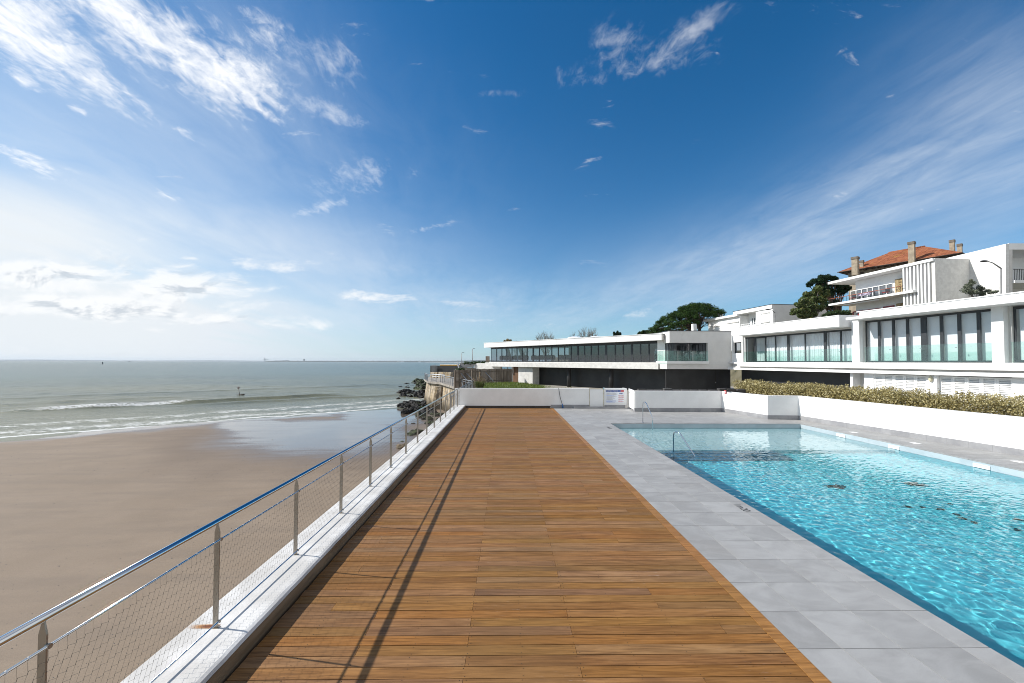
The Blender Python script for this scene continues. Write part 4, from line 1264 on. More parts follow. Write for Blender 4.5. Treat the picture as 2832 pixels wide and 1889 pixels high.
slab(MB(), sL, 0, -.12, -.02, zwt, fasc(sL)[0] + .03, zwt, fasc(0)[0] + .03, ML).build('window_head', m_darkgrey, rs_b)
mb = MB(); mb.box(Mq(1342, .55), .2, -8.9, .55, 2.22, 2.78, ML); mb.build('floor_slab', m_rough, rs_b, bevel=.01)
mb = MB(); mb.box(sL - .1, 0, -.4, .2, 2.782, zwb - .002, ML); mb.build('window_sill', m_rough, rs_b)
mb = MB(); mb.box(-.02, .75, -2, .25, 2.79, fasc(0)[0] + .2, ML); mb.build('end_wall', m_white, rs_b)
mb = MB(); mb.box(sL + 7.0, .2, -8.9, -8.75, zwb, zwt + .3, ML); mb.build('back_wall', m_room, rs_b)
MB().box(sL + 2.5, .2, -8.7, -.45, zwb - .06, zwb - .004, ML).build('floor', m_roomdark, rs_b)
mb = MB(); s_ = Mq(1401, -1.5)
mb.hexa([ML.w(s_ + .9, -1.6, zwb), ML.w(s_ + 1.2, -1.6, zwb), ML.w(s_ + 1.2, -1.3, zwb), ML.w(s_ + .9, -1.3, zwb), ML.w(s_ - .25, -1.6, zwt + .2), ML.w(s_ + .35, -1.6, zwt + .2), ML.w(s_ + .35, -1.3, zwt + .2), ML.w(s_ - .25, -1.3, zwt + .2)])
mb.build('slanted_column', m_white, rs_b)
mb = MB(); s_ = Mq(1441, -1.5)
mb.hexa([ML.w(s_ + .6, -1.6, zwb), ML.w(s_ + 1.1, -1.6, zwb), ML.w(s_ + 1.1, -1.3, zwb), ML.w(s_ + .6, -1.3, zwb), ML.w(s_ - .55, -1.6, zwt + .2), ML.w(s_ - .05, -1.6, zwt + .2), ML.w(s_ - .05, -1.3, zwt + .2), ML.w(s_ - .55, -1.3, zwt + .2)])
mb.build('slanted_column', m_white, rs_b)
# below the slab
mb = MB(); mb.box(Mq(1474, -1.4), .9, -1.7, -1.4, -.02, 2.218, ML); mb.build('black_cladding', m_black, rs_b)
for q in (1574, 1690):
    c_ = ML.w(Mq(q, -.5), -.5, 0)
    MB().lathe((c_[0], c_[1], -.02), [(.24, 0), (.24, 2.236)], 20).build('round_column', m_black, rs_b)
mb = MB(); mb.box(Mq(1433.5), Mq(1473), -1.2, .0, -.02, 2.218, ML); mb.build('pier', m_rough, rs_b)
mb = MB(); mb.box(Mq(1419, -.1), Mq(1433), -.4, -.1, .0, 2.215, ML); mb.build('brown_post', pm('brown_wood', (.13, .062, .022), (.09, .042, .016), 3, .7, stretch=(4, 4, .6)), rs_b)
MB().box(Mq(1416), Mq(1418.8), -.3, 0.1, 1.3, 2.217, ML).build('white_post', m_white, rs_b)
# armchairs at the ribbon window
m_chair = pm('charcoal_chair', (.035, .037, .042), (.05, .052, .058), 4, .8)
s_ = eM[1] + .2; ch0 = None; i = 0
while s_ < -.6:
    if ch0 is None:
        mb = MB()
        c_ = np.array(ML.w(s_, -1.0, zwb))
        ch0 = empty('armchair', c_, 'charcoal tub armchair seen through the dark ribbon window of the restaurant', 'armchair', 'tub armchairs behind the ribbon window')
        o = MB().ball(c_ + [0, 0, .42], .40, .40, .10, 14, 6).build('seat', m_chair, ch0)
        mb = MB(); k = 15; 
        for a_i in range(k):
            t0, t1 = R(-30 + 240 * a_i / k), R(-30 + 240 * (a_i + 1) / k)
            for (r0, r1) in ((.36, .44),):
                h0 = .62 + .28 * math.sin(max(0, min(math.pi, (t0 + R(30)) / R(240) * math.pi))); h1 = .62 + .28 * math.sin(max(0, min(math.pi, (t1 + R(30)) / R(240) * math.pi)))
                P8 = [(r0, t0, .3), (r0, t1, .3), (r1, t1, .3), (r1, t0, .3), (r0, t0, h0), (r0, t1, h1), (r1, t1, h1), (r1, t0, h0)]
                mb.hexa([(c_[0] + r * math.cos(t), c_[1] + r * math.sin(t), c_[2] + z) for r, t, z in P8])
        mb.build('tub_back', m_chair, ch0)
        for dx_, dy_ in ((.25, .25), (-.25, .25), (.25, -.25), (-.25, -.25)):
            MB().tube([c_ + [dx_, dy_, .004], c_ + [dx_ * .9, dy_ * .9, .36]], .018, 6).build('leg', m_chair, ch0)
    else:
        o = copy_tree(ch0, ML.w(s_, -1.0 + rnd.uniform(-.15, .1), zwb))
        o.rotation_euler = (0, 0, rnd.uniform(-.8, .8))
    s_ += rnd.choice((.95, 1.15, 1.5)); i += 1
# roof domes
for q, (px, py, w_, lb_) in enumerate(((1590, 931, 1.25, 'larger white rooflight dome on the restaurant roof'), (1646, 932, 1.0, 'smaller white rooflight dome on the restaurant roof, nearer the pavilion'))):
    s_, z_ = ML.hit(px, py, -2.5)
    zb_ = fasc(s_)[1] + .05
    r_ = empty('rooflight', ML.w(s_, -2.5, zb_), lb_, 'rooflight', 'rooflight domes on the restaurant roof')
    c_ = ML.w(s_, -2.5, zb_)
    MB().lathe(c_, [(w_ * .8, 0), (w_ * .8, .12)], 20).build('kerb', m_white2, r_)
    MB().ball((c_[0], c_[1], zb_ + .12), w_ * .82, w_ * .82, (z_ - zb_) * .55 + .1, 20, 12).build('dome', pm('white_acrylic', (.7, .72, .74), None, 3, .3) if q == 0 else bpy.data.materials['white_acrylic'], r_)
# white chimney stack on the pavilion roof
s_, z_ = BL.hit(1922, 895.5, -2.0)
ck = MB()
pts = [BL.w(T(1919, -2) , -2.0, zt + .05), BL.w(T(1930, -2), -2.0, zt + .05), BL.w(T(1930, -2), -2.5, zt + .05), BL.w(T(1919, -2), -2.5, zt + .05)]
pts2 = [BL.w(T(1918, -2), -2.0, z_), BL.w(T(1927, -2), -2.0, z_), BL.w(T(1927, -2), -2.4, z_), BL.w(T(1918, -2), -2.4, z_)]
ck.hexa(pts + pts2); tag(ck.build('roof_vent', m_white), 'leaning white square vent stack on the pavilion roof', 'vent')

# ============ white house behind (two storeys seen over the roofs)
HILL = 4.6
def house_frame(px, py, d, vp): 
    return Frame(at(px, py, d), -ray(vp, 1003))
H1 = house_frame(2140, 880, 60, 1303)
Hs = lambda px, n=0.0: float(H1.s(px, n)); Hz = lambda px, py, n=0.0: float(H1.hit(px, py, n)[1])
h1 = empty('white_house', H1.w(Hs(2080), 0, HILL), 'white flat roofed house with roller shutters rising behind the pavilion roof', 'house')
zR = Hz(2140, 841); zRb = Hz(2140, 846.5)
s_c0, s_c1 = Hs(2040, -1.4), Hs(2140)
s_mid = Hs(2092)
mb = MB(); mb.box(s_mid, s_c1, -9, 0, HILL - .5, zRb - .3, H1).box(Hs(2060, -1.5), s_mid, -9, -1.5, HILL - .5, zRb - .3, H1)
mb.build('wall', m_white, h1)
mb = MB(); mb.box(Hs(2029, .15), s_c1 - .05, -9, .15, zRb - .299, zR - .02, H1); mb.build('roof', m_white, h1)
MB().box(Hs(2029, .15) - .05, s_c1 - .02, -9, .2, zR - .019, zR + .04, H1).build('roof_edge', m_darkgrey, h1)
ws0, ws1, wz0, wz1 = Hs(2107), Hs(2130), Hz(2118, 890.5), Hz(2118, 867)
f = MB().box(ws0, ws1, .0, .05, wz0, wz1, H1).build('shutter', m_louver, h1)
MB().box(ws0, ws1, .001, .14, wz1 + .001, wz1 + .12, H1).build('shutter_box', m_soffit, h1)
MB().box(ws0 - .1, ws1, .001, .12, wz0 - .1, wz0 - .002, H1).build('sill', m_soffit, h1)
frames_and_panes(H1, h1, [Hs(2081, -1.5), Hs(2087, -1.5), Hs(2093, -1.5)], Hz(2087, 903, -1.5), Hz(2087, 878, -1.5), n=-1.4, w=.07, pane=m_pane_dark, fmat=m_white2)
# lower wing to the left
zL = Hz(2047, 867.5, .4)
wl0 = Hs(1947.5, .4); wl1 = Hs(2040, .4)
mb = MB(); mb.box(Hs(1960), Hs(2048), -9, -.0, HILL - .5, Hz(2047, 872, .4), H1); mb.build('wing_wall', m_white, h1)
mb = MB(); mb.box(wl0, wl1, -9, .5, Hz(2040, 874, .4) , Hz(2040, 868, .4), H1); mb.build('wing_roof', m_white, h1)
for a, b, y0, y1 in ((1971, 1989, 904, 916), (2014, 2043, 893, 914)):
    z1_ = Hz((a + b) / 2, y0); z0_ = z1_ - 1.3
    MB().box(Hs(a), Hs(b), .001, .04, z0_, z1_, H1).build('shutter', m_louver, h1)
    MB().box(Hs(a) - .1, Hs(b) + .2, .001, .16, z1_ + .001, z1_ + .14, H1).build('shutter_box', m_soffit, h1)
MB().box(Hs(1985, -3), Hs(1993, -3), -3.6, -3, Hz(1989, 874, -3) - 1, Hz(1989, 866, -3), H1).build('chimney', m_white, h1)
# ornamental white railing on the terrace of the house
mb = MB(); zt_ = Hz(2060, 897, -.1); s_ = Hs(2038, -.1)
while s_ < Hs(2092, -.1):
    mb.box(s_, s_ + .06, -.13, -.1, zt_ - 1.0, zt_, H1).box(s_ + .06, s_ + .34, -.13, -.1, zt_ - .3, zt_ - .22, H1).box(s_ + .16, s_ + .24, -.135, -.105, zt_ - .8, zt_ - .3, H1)
    s_ += .42
mb.box(Hs(2038, -.1), Hs(2092, -.1), -.14, -.09, zt_, zt_ + .06, H1)
mb.build('terrace_railing', m_white2, h1)
# aerial
ant = at(1972, 913, 58)
a_ = empty('tv_aerial', ant + [0, 0, -2], 'thin dark television aerial in front of the white house', 'aerial')
MB().tube([ant + [0, 0, -2], ant + [0, 0, .6]], .025, 6).build('mast', m_darkgrey, a_)
mb = MB()
for k in range(5): mb.tube([ant + [-.55 + .22 * k, -.2, .35 + .12 * (k % 2)], ant + [-.45 + .22 * k, .25, .9]], .014, 5)
mb.tube([ant + [-.7, 0, .55], ant + [.5, 0, .60]], .016, 5); mb.build('elements', m_darkgrey, a_)

# ============ villa with balconies and fins
H2 = house_frame(2500, 800, 43, 1337)
A = lambda px, n=0.0: float(H2.s(px, n)); Az = lambda px, py, n=0.0: float(H2.hit(px, py, n)[1])
v2 = empty('villa', H2.w(A(2450), 0, HILL), 'white modernist villa with long balcony and tall vertical fins on the hill', 'house')
zrt, zrb = Az(2586, 714, .0), Az(2586, 722, 0)
sV0, sV1 = A(2345), A(2587)
zfl = Az(2500, 811, .9); zfl_t = Az(2500, 805, .9)
zg1 = Az(2360, 858, .9)
# walls
mb = MB(); mb.box(sV0, A(2503, -1.2), -9, -1.2, HILL - .5, zrb - .02, H2); mb.build('wall', m_white, v2)
mb = MB(); mb.box(A(2585), sV1 + .25, -9, .1, HILL - .5, zrt - .02, H2); mb.build('end_wall', m_rough, v2)
# roof plate reaching out to the left
mb = MB(); mb.box(A(2293, .3), sV1 + .2, -9, .3, zrb, zrt, H2); mb.build('roof', m_white, v2)
mb = MB(); mb.box(A(2294, .6), A(2530, .6), -2.5, .6, zfl - .0, zfl_t + .02, H2); mb.build('balcony_slab', m_white, v2)
zf2t = Az(2400, 834, .3)
# fins
zfb_ = Az(2560, 842, .2)
for q in (2501.5, 2511, 2520.5, 2531, 2541, 2551, 2561, 2571.5):
    zb_ = zfl_t + .021 if q < 2525 else HILL
    MB().box(A(q, .2), A(q, .2) + .16, -.75, .2, zb_, zrb - .001, H2).build('fin', m_white, v2)
    if q < 2525: MB().box(A(q, .2), A(q, .2) + .16, -.75, .2, HILL, zfl - .001, H2).build('fin', m_white, v2)
MB().box(A(2503, -.8), A(2585), -1.1, -.8, HILL, zrb - .02, H2).build('stair_glazing', m_pane_dark, v2)
MB().box(A(2503, -1.2), A(2585), -9, -1.21, HILL, zrb - .02, H2).build('stair_wall', m_room, v2)
# window band upper storey
wt, wb = Az(2410, 794, -1.15), zfl_t + .03
ew = [A(q, -1.15) for q in (2357, 2372, 2387.5, 2403, 2418.5, 2436, 2456, 2473.5)]
frames_and_panes(H2, v2, ew, wb, wt, n=-1.10, w=.04, pane=m_pane_dark, fmat=m_white2, head=.07)
ew2 = [A(q, -1.15) for q in (2361, 2378, 2394, 2409, 2424, 2438)]
frames_and_panes(H2, v2, ew2, HILL + .4, Az(2400, 856, -1.15), n=-1.10, w=.12, pane=m_pane_dark, fmat=pm('red_frame', (.26, .02, .02), None, 3, .5), head=.14)
frames_and_panes(H2, v2, [A(2446, -1.15), A(2462, -1.15), A(2477, -1.15)], HILL + .4, Az(2460, 846, -1.15), n=-1.10, w=.12, pane=m_pane_dark, fmat=bpy.data.materials['red_frame'], head=.14)
# claustra panels
m_claus = pm('ochre_claustra', (.34, .25, .13), (.44, .34, .19), 4, .9)
def claustra(s0, s1, z0, z1):
    mb = MB(); rg = random.Random(2); n_ = 6; mz = max(2, int((z1 - z0) / .3))
    for i in range(n_):
        for j in range(mz):
            a_, b_ = s0 + (s1 - s0) * i / n_, s0 + (s1 - s0) * (i + 1) / n_
            c_, d_ = z0 + (z1 - z0) * j / mz, z0 + (z1 - z0) * (j + 1) / mz
            if rg.random() < .5: mb.box(a_, b_, -1.18, -.95, c_, c_ + .07, H2); mb.box(a_, a_ + .06, -1.17, -.955, c_ + .07, d_, H2)
            else: mb.box(a_, a_ + .07, -1.18, -.95, c_, d_, H2); mb.box(a_ + .07, b_, -1.17, -.955, (c_ + d_) / 2, (c_ + d_) / 2 + .06, H2)
    mb.build('claustra_panel', m_claus, v2)
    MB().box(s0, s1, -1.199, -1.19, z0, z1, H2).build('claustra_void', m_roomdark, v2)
claustra(A(2481, -1), A(2501, -1), Az(2491, 811, -1) + .1, Az(2491, 770, -1))
claustra(A(2483, -1), A(2502, -1), HILL + .5, Az(2492, 838, -1))
# balcony railing: rust red top rail, dark bars
zrl = Az(2400, 806, .5); zrl_n = Az(2480, 793.5, .5)
m_rail = pm('rust_red_rail', (.30, .09, .05), None, 3, .6)
MB().tube([H2.w(A(2295, .5), .5, zrl_n), H2.w(A(2500, .5), .5, zrl_n)], .035, 8).build('balcony_rail', m_rail, v2)
mb = MB(); s_ = A(2297, .5); k = 0
while s_ < A(2500, .5):
    mb.box(s_, s_ + .02, .49, .51, zfl_t + .02, zrl_n - .03, H2)
    if k % 3 == 0: mb.box(s_ + .02, s_ + .38, .492, .508, zfl_t + .35, zfl_t + .375, H2)
    if k % 3 == 1: mb.box(s_ + .02, s_ + .38, .492, .508, zfl_t + .65, zfl_t + .675, H2)
    s_ += .40; k += 1
mb.build('balcony_bars', m_darkgrey, v2)
MB().box(A(2336, .2), A(2436, .2), .0, .25, zf2t - .0, zf2t + .12, H2).build('awning_box', m_white2, v2)
# table and chairs on the balcony
st, zt2 = A(2400, -.3), zfl_t + .021
tb = empty('balcony_table', H2.w(st, -.35, zt2), 'balcony table covered by a pale lilac patterned cloth', 'table')
mb = MB(); mb.box(st - .8, st + .8, -.7, -.02, zt2 + .72, zt2 + .75, H2).box(st - .8, st + .8, -.02, -.005, zt2 + .42, zt2 + .75, H2)
m_cloth, g, out = newmat('lilac_cloth'); tc = g.new('ShaderNodeTexCoord').outputs['Object']
pbsdf(g, out, g.mix(g.step(g.noise(tc, 7, 2), .45, .55), (.45, .40, .50), (.12, .09, .14)), .9)
mb.build('cloth', m_cloth, tb)
for ds in (-.7, .7):
    for dn in (-.62, -.1): MB().box(st + ds - .025, st + ds + .025, dn - .025, dn + .025, zt2, zt2 + .718, H2).build('leg', m_darkgrey, tb)
m_redch = pm('red_cushion', (.20, .015, .02), None, 3, .8)
ch0 = None
for ds, nn_ in ((-2.0, -.5), (2.1, -.5), (4.9, -.5)):
    base = H2.w(st + ds, nn_, zt2)
    if ch0 is None:
        ch0 = empty('balcony_chair', base, 'dark metal chair with a red seat cushion on the villa balcony', 'chair', 'red cushioned chairs on the villa balcony')
        s0 = st + ds
        MB().box(s0 - .22, s0 + .22, nn_ - .22, nn_ + .22, zt2 + .40, zt2 + .47, H2).build('cushion', m_redch, ch0)
        MB().box(s0 - .22, s0 + .22, nn_ - .25, nn_ - .22, zt2 + .42, zt2 + .9, H2).build('backrest', m_darkgrey, ch0)
        for a_ in (-.19, .19):
            for b_ in (-.19, .19): MB().box(s0 + a_ - .015, s0 + a_ + .015, nn_ + b_ - .015, nn_ + b_ + .015, zt2 + .001, zt2 + .40, H2).build('leg', m_darkgrey, ch0)
    else: copy_tree(ch0, base)

# ============ tiled house behind the villa
Ac, Bc = at(2316, 752.7, 62), at(2663, 698, 50.7)
zE = (Ac[2] + Bc[2]) / 2
TH = Frame(Ac, (Bc - Ac)); LT = float(np.linalg.norm((Bc - Ac)[:2]))
th = empty('tiled_house', TH.w(LT / 2, -5, HILL), 'old stone house with orange tiled hip roof and tall chimneys behind the villa', 'house')
m_roof, g, out = newmat('orange_roof_tiles')
tc = g.new('ShaderNodeTexCoord').outputs['Object']; geo = g.new('ShaderNodeNewGeometry').outputs['Position']
x_, y_, z_ = g.xyz(geo)
al_s = g.add(g.mul(x_, TH.t[0]), g.mul(y_, TH.t[1]))
rowz = g.mul(z_, 5.2); colx = g.mul(al_s, 3.8)
cell = g.noise(g.comb(g.math('FLOOR', g.add(colx, g.mul(g.math('FLOOR', rowz), .5))), g.math('FLOOR', rowz), 0), 3.3, 0)
c = g.mix(g.step(cell, .3, .7), (.20, .066, .030), (.32, .118, .056))
c = g.mix(g.mul(g.step(g.noise(tc, .55, 6, .7), .55, .72), .75), c, (.33, .20, .045))
c = g.mix(g.mul(g.step(g.noise(tc, 2.5, 4), .6, .75), .5), c, (.12, .06, .035))
hh = g.add(g.mul(g.math('FRACT', rowz), -.6), g.mul(g.math('ABSOLUTE', g.sub(g.math('FRACT', colx), .5)), .6))
pbsdf(g, out, c, .85, 0, .2, bump(g, hh, .9, .08))
zRg = at(2555, 680, 57)[2]
r0, r1 = TH.w(4.6, -5, zRg), TH.w(LT - 4.6, -5, zRg)
e = [TH.w(0, 0, zE), TH.w(LT, 0, zE), TH.w(LT, -10, zE), TH.w(0, -10, zE)]
mb = MB()
mb.poly([e[0], e[1], r1, r0]); mb.poly([e[1], e[2], r1]); mb.poly([e[2], e[3], r0, r1]); mb.poly([e[3], e[0], r0])
mb.build('roof', m_roof, th)
MB().tube([r0, r1], .14, 8).build('ridge_tiles', m_roof, th)
mb = MB()
e2 = [TH.w(.05, -.05, zE - .1), TH.w(LT - .05, -.05, zE - .1), TH.w(LT - .05, -9.95, zE - .1), TH.w(.05, -9.95, zE - .1)]
mb.poly(e2[::-1])
s_ = .4
while s_ < LT: mb.box(s_, s_ + .1, -.9, -.06, zE - .24, zE - .101, TH); s_ += .7
m_eave = pm('dark_eave_wood', (.07, .05, .038), (.10, .072, .055), 3, .8)
mb.build('eaves', m_eave, th)
MB().tube([TH.w(0, .06, zE - .04), TH.w(LT, .06, zE - .04)], .06, 8).build('gutter', m_eave, th)
m_stone = pm('old_stone', (.36, .30, .22), (.26, .215, .16), 2.5, .9, bmp=.4, bscale=20, stain=(.14, .12, .10), stain_lo=.6)
MB().box(1.0, LT - 1, -9, -1.0, HILL - .5, zE - .12, TH).build('wall', m_stone, th)
for s_ in (1.8, 4.2, 6.8, 9.4, 11.6):
    if s_ < LT - 1.5: MB().box(s_, s_ + 1.1, -.999, -.97, zE - 1.4, zE - .35, TH).build('shutter', m_eave, th)
for px, py0, py1, w_, dd, cap in ((2363, 738, 710, 21, 58.5, True), (2382, 727, 720, 12, 60, True), (2520, 713, 668, 20, 54.5, True), (2632.5, 692, 663, 15, 55, True), (2653.5, 697, 674, 14, 54, True)):
    b_ = at(px, py0, dd); t_ = at(px, py1, dd); hw = w_ / 2 / 1110 * dd * .74
    c_ = TH.t
    fr = Frame(b_, TH.t)
    ck = MB().box(-hw * .85, hw * .85, -hw * 1.6, 0, b_[2] - 1.2, t_[2] - .35, fr).build('chimney', m_stone, th)
    MB().box(-hw, hw, -hw * 1.75, hw * .15, t_[2] - .349, t_[2], fr).build('chimney_cap', pm('sooty_stone', (.12, .10, .08), (.18, .15, .12), 4, .9) if 'sooty_stone' not in bpy.data.materials else bpy.data.materials['sooty_stone'], ck)

# ============ white house at the right edge
X0 = np.array(at(2670, 750, 40.6)); 
H3 = Frame(X0, -ray(1427, 1004))
B3 = lambda px, n=0.0: float(H3.s(px, n)); B3z = lambda px, py, n=0.0: float(H3.hit(px, py, n)[1])
h3 = empty('end_house', H3.w(B3(2760), 0, HILL), 'tall white house with slanting frame and balcony at the right edge', 'house')
zt3 = B3z(2791, 671.5); s3b, s3t = B3(2783), B3(2791)
m_wb = pm('limewashed_brick', (.74, .73, .70), (.66, .65, .62), 3, .9, bmp=.35, bscale=14, stretch=(1, 1, 2.2))
mb = MB(); mb.hexa([H3.w(-9, -.3, HILL), H3.w(s3b, -.3, HILL), H3.w(s3b, 0, HILL), H3.w(-9, 0, HILL), H3.w(-9, -.3, zt3 - .02), H3.w(s3t, -.3, zt3 - .02), H3.w(s3t, 0, zt3 - .02), H3.w(-9, 0, zt3 - .02)])
print('H3pts', H3.w(s3t, 0, zt3), H3.n, H3.t)
mb.build('side_wall', m_wb, h3)
# frontal face continuing to the right behind a slanting frame
F3 = Frame(H3.w(s3t, -.302, 0), -H3.n); F3.n = np.array(H3.t)
mb = MB(); mb.box(.0, 9, -3.3, -.01, zt3 - .55, zt3 + .03, F3); mb.build('roof_frame', m_white, h3)
mb = MB(); mb.hexa([F3.w(.0, -1.2, HILL), F3.w(.3, -1.2, HILL), F3.w(.3, -.2, HILL), F3.w(.0, -.2, HILL), F3.w(.0, -1.2, zt3 - .551), F3.w(.3, -1.2, zt3 - .551), F3.w(.3, .0, zt3 - .551), F3.w(.0, .0, zt3 - .551)])
mb.build('slanting_frame', m_soffit, h3)
zb3 = at(2810, 771, 36.5)[2]
mb = MB(); mb.box(.31, 9, -2.99, .1, zb3 - .25, zb3, F3); mb.build('balcony_slab', m_white, h3)
mb = MB(); mb.box(.0, 9, -3.2, -3.0, HILL, zt3 - .552, F3); mb.build('wall', m_white, h3)
z30 = zb3 + .02
frames_and_panes(F3, h3, [.55, 1.5, 2.45, 3.4], z30, z30 + 2.25, n=-2.95, w=.09, pane=m_pane_dark, fmat=m_white2, head=.1)
mb = MB(); s_ = .35
while s_ < 6: mb.box(s_, s_ + .03, .02, .05, zb3 + .001, zb3 + 1.0, F3); s_ += .16
mb.box(.3, 9, .01, .06, zb3 + 1.0, zb3 + 1.05, F3); mb.build('balcony_railing', m_darkgrey, h3)
print('H3', zt3, s3b, s3t, zb3)

# ============ hill, street lamps
m_hill = pm('scrub_ground', (.10, .09, .05), (.14, .125, .08), 1.0, .95, bmp=.4, bscale=8)
gx, gy, F = grid(np.arange(0, 150, 3.0), np.arange(20, 152, 3.0))
# distance behind the street facades
def behind(x, y):
    q1 = -((x - RB.O[0]) * RB.n[0] + (y - RB.O[1]) * RB.n[1]); q2 = -((x - ML.O[0]) * ML.n[0] + (y - ML.O[1]) * ML.n[1])
    return np.minimum(q1, q2)
def hill_z(x, y):
    return -.6 + (HILL + .6) * np.clip((behind(x, y) - 9.2) / 4, 0, 1) ** .8 * np.clip((x + 6) / 6, 0, 1) + .12 * wav(x, y, 9, 12)
gz = hill_z(gx, gy)
raw('hillside', np.stack([gx, gy, gz], 1), F, m_hill, smooth=True, kind='structure')
def street_lamp(px_pole, py_top, px_head, py_head, d, label, base_z, grp, rpole=.075, head=.42):
    b_ = at(px_pole, 1000, d); b_[2] = base_z; t_ = at(px_pole, py_top, d); h_ = at(px_head, py_head, d)
    r_ = empty('street_lamp', b_, label, 'street lamp', grp)
    MB().tube([b_, [t_[0], t_[1], t_[2]]], [rpole, rpole * .75], 12).build('pole', m_lamp, r_)
    mid = (t_ * .45 + h_ * .55) + [0, 0, .12]
    MB().tube([t_, mid, h_ + [0, 0, .03]], [rpole * .7, rpole * .5, rpole * .45], 10).build('arm', m_lamp, r_)
    dv = (h_ - t_); dv[2] = 0; dv /= np.linalg.norm(dv) + 1e-9
    mb = MB(); c_ = h_ + dv * head * .6
    mb.ball(c_, head, head * .42 if abs(dv[0]) > .6 else head, head * .26, 14, 8)
    mb.build('lamp_head', m_lamphead, r_)
m_lamp = pm('grey_lamp_post', (.26, .26, .26), (.22, .22, .22), 3, .5); m_lamphead = pm('dark_lamp_head', (.04, .045, .05), (.055, .06, .065), 3, .4)
street_lamp(2768, 742, 2728, 722.5, 33, 'tall grey street lamp with curved arm in front of the white end house', HILL, 'street lamps on the hill', head=.32)
street_lamp(2144, 866, 2127, 856, 50, 'street lamp with dark head standing by the corner of the white house', HILL, 'street lamps on the hill', .06, head=.28)
street_lamp(1876, 914, 1871, 910, 52, 'small street lamp below the branches of the umbrella pine', HILL, 'street lamps on the hill', .05, head=.2)
for px, ph, yh in ((1277.0, 978, 975.5), (1307.0, 967, 964.5)):
    b_ = at(px, 1002, 75)
    street_lamp(px, ph - 1, px + 3.5, yh, 75, 'thin lamp post left of the restaurant, ' + ('shorter looking one nearer the sea' if px < 1290 else 'taller looking one nearer the restaurant'), 1.5, 'thin lamp posts by the shore', .07, head=.16)
# ------------------------------------------------------------------ stone sea wall, platform and land behind it
m_ashlar, g, out = newmat('old_ashlar')
tc = g.new('ShaderNodeTexCoord').outputs['Object']; gp = g.new('ShaderNodeNewGeometry').outputs['Position']
x_, y_, z_ = g.xyz(gp)
bk = g.new('ShaderNodeTexBrick'); g.put(bk.inputs['Vector'], g.comb(g.sub(g.mul(y_, .95), g.mul(x_, .31)), z_, 0))
bk.inputs['Scale'].default_value = 1.0; bk.inputs['Brick Width'].default_value = 1.1; bk.inputs['Row Height'].default_value = .48; bk.inputs['Mortar Size'].default_value = .025
bk.inputs['Color1'].default_value = (.46, .38, .27, 1); bk.inputs['Color2'].default_value = (.34, .26, .16, 1); bk.inputs['Mortar'].default_value = (.12, .10, .08, 1)
c = g.mix(.75, bk.outputs[0], g.mix(g.step(g.noise(g.mapping(tc, scale=(1, 1, .3)), 1.1, 6, .7), .3, .7), (.52, .47, .40), (.38, .28, .15)))
c = g.mix(g.mul(g.step(g.noise(g.mapping(tc, loc=(3, 3, 3), scale=(1, 1, .25)), 1.4, 6, .7), .48, .62), .85), c, (.05, .04, .03))
c = g.mix(g.step(g.add(z_, g.mul(g.noise(tc, .8, 4), 2.2)), -1.2, -2.8), c, (.055, .042, .022))
pbsdf(g, out, c, .9, 0, .2, bump(g, g.add(bk.outputs['Fac'], g.mul(g.noise(tc, 4, 5), -1)), .8, .06))
m_ledge = pm('worn_concrete_ledge', (.36, .33, .29), (.22, .195, .16), 1.3, .9, bmp=.4, bscale=12, stain=(.10, .085, .07), stain_lo=.58)
coast = [(-3.32, 25.24), (-3.4, 42), (-9.6, 61), (-12.2, 64.5), (-14.2, 72), (-16.4, 85), (-17, 110), (-4, 150), (60, 150), (60, 25.24)]
sw = empty('stone_sea_wall', (-6, 50, -5), 'old ochre and black stained stone sea wall below the railed platform by the rocks', 'wall')
mb = MB()
bat = lambda p, q, k: p
n = 6
top = coast[:7]
low = [(-3.45, 25.24), (-3.9, 42.2), (-10.3, 61.1), (-13.0, 64.3), (-15.0, 72), (-17.2, 85), (-18, 110)]
for i in range(6):
    for k in range(8):
        f0, f1 = k / 8, (k + 1) / 8
        P = [(low[i][0] + (low[i + 1][0] - low[i][0]) * f, low[i][1] + (low[i + 1][1] - low[i][1]) * f, -6.0) for f in (f0, f1)]
        Q = [(top[i][0] + (top[i + 1][0] - top[i][0]) * f, top[i][1] + (top[i + 1][1] - top[i][1]) * f, -.56) for f in (f0, f1)]
        mb.poly([P[0], P[1], Q[1], Q[0]])
mb.build('wall_face', m_ashlar, sw)
# buttress
mb = MB(); mb.hexa([(-11.4, 59.2, -6), (-9.8, 59.0, -6), (-9.0, 62, -6), (-12.6, 64, -6), (-10.6, 60.6, -.9), (-9.8, 60.5, -.9), (-9.2, 62, -.9), (-12.0, 64, -.9)])
mb.build('buttress', m_ashlar, sw)
mb = MB()
outer = [(-3.38, 26), (-3.6, 41.8), (-10.0, 60.7), (-12.6, 64.2), (-14.7, 72)]
inner = [(-1.9, 26), (-2.0, 43), (-8.0, 62), (-10, 66), (-12.4, 73)]
for i in range(4):
    mb.hexa([(*outer[i], -.55), (*inner[i], -.55), (*inner[i + 1], -.55), (*outer[i + 1], -.55), (*outer[i], -.26), (*inner[i], -.26), (*inner[i + 1], -.26), (*outer[i + 1], -.26)])
mb.build('ledge', m_ledge, sw)
mb = MB(); mb.prism([(p[0] + .05, p[1]) for p in coast], -.6, -.3); mb.build('land', m_ground, kind='structure')
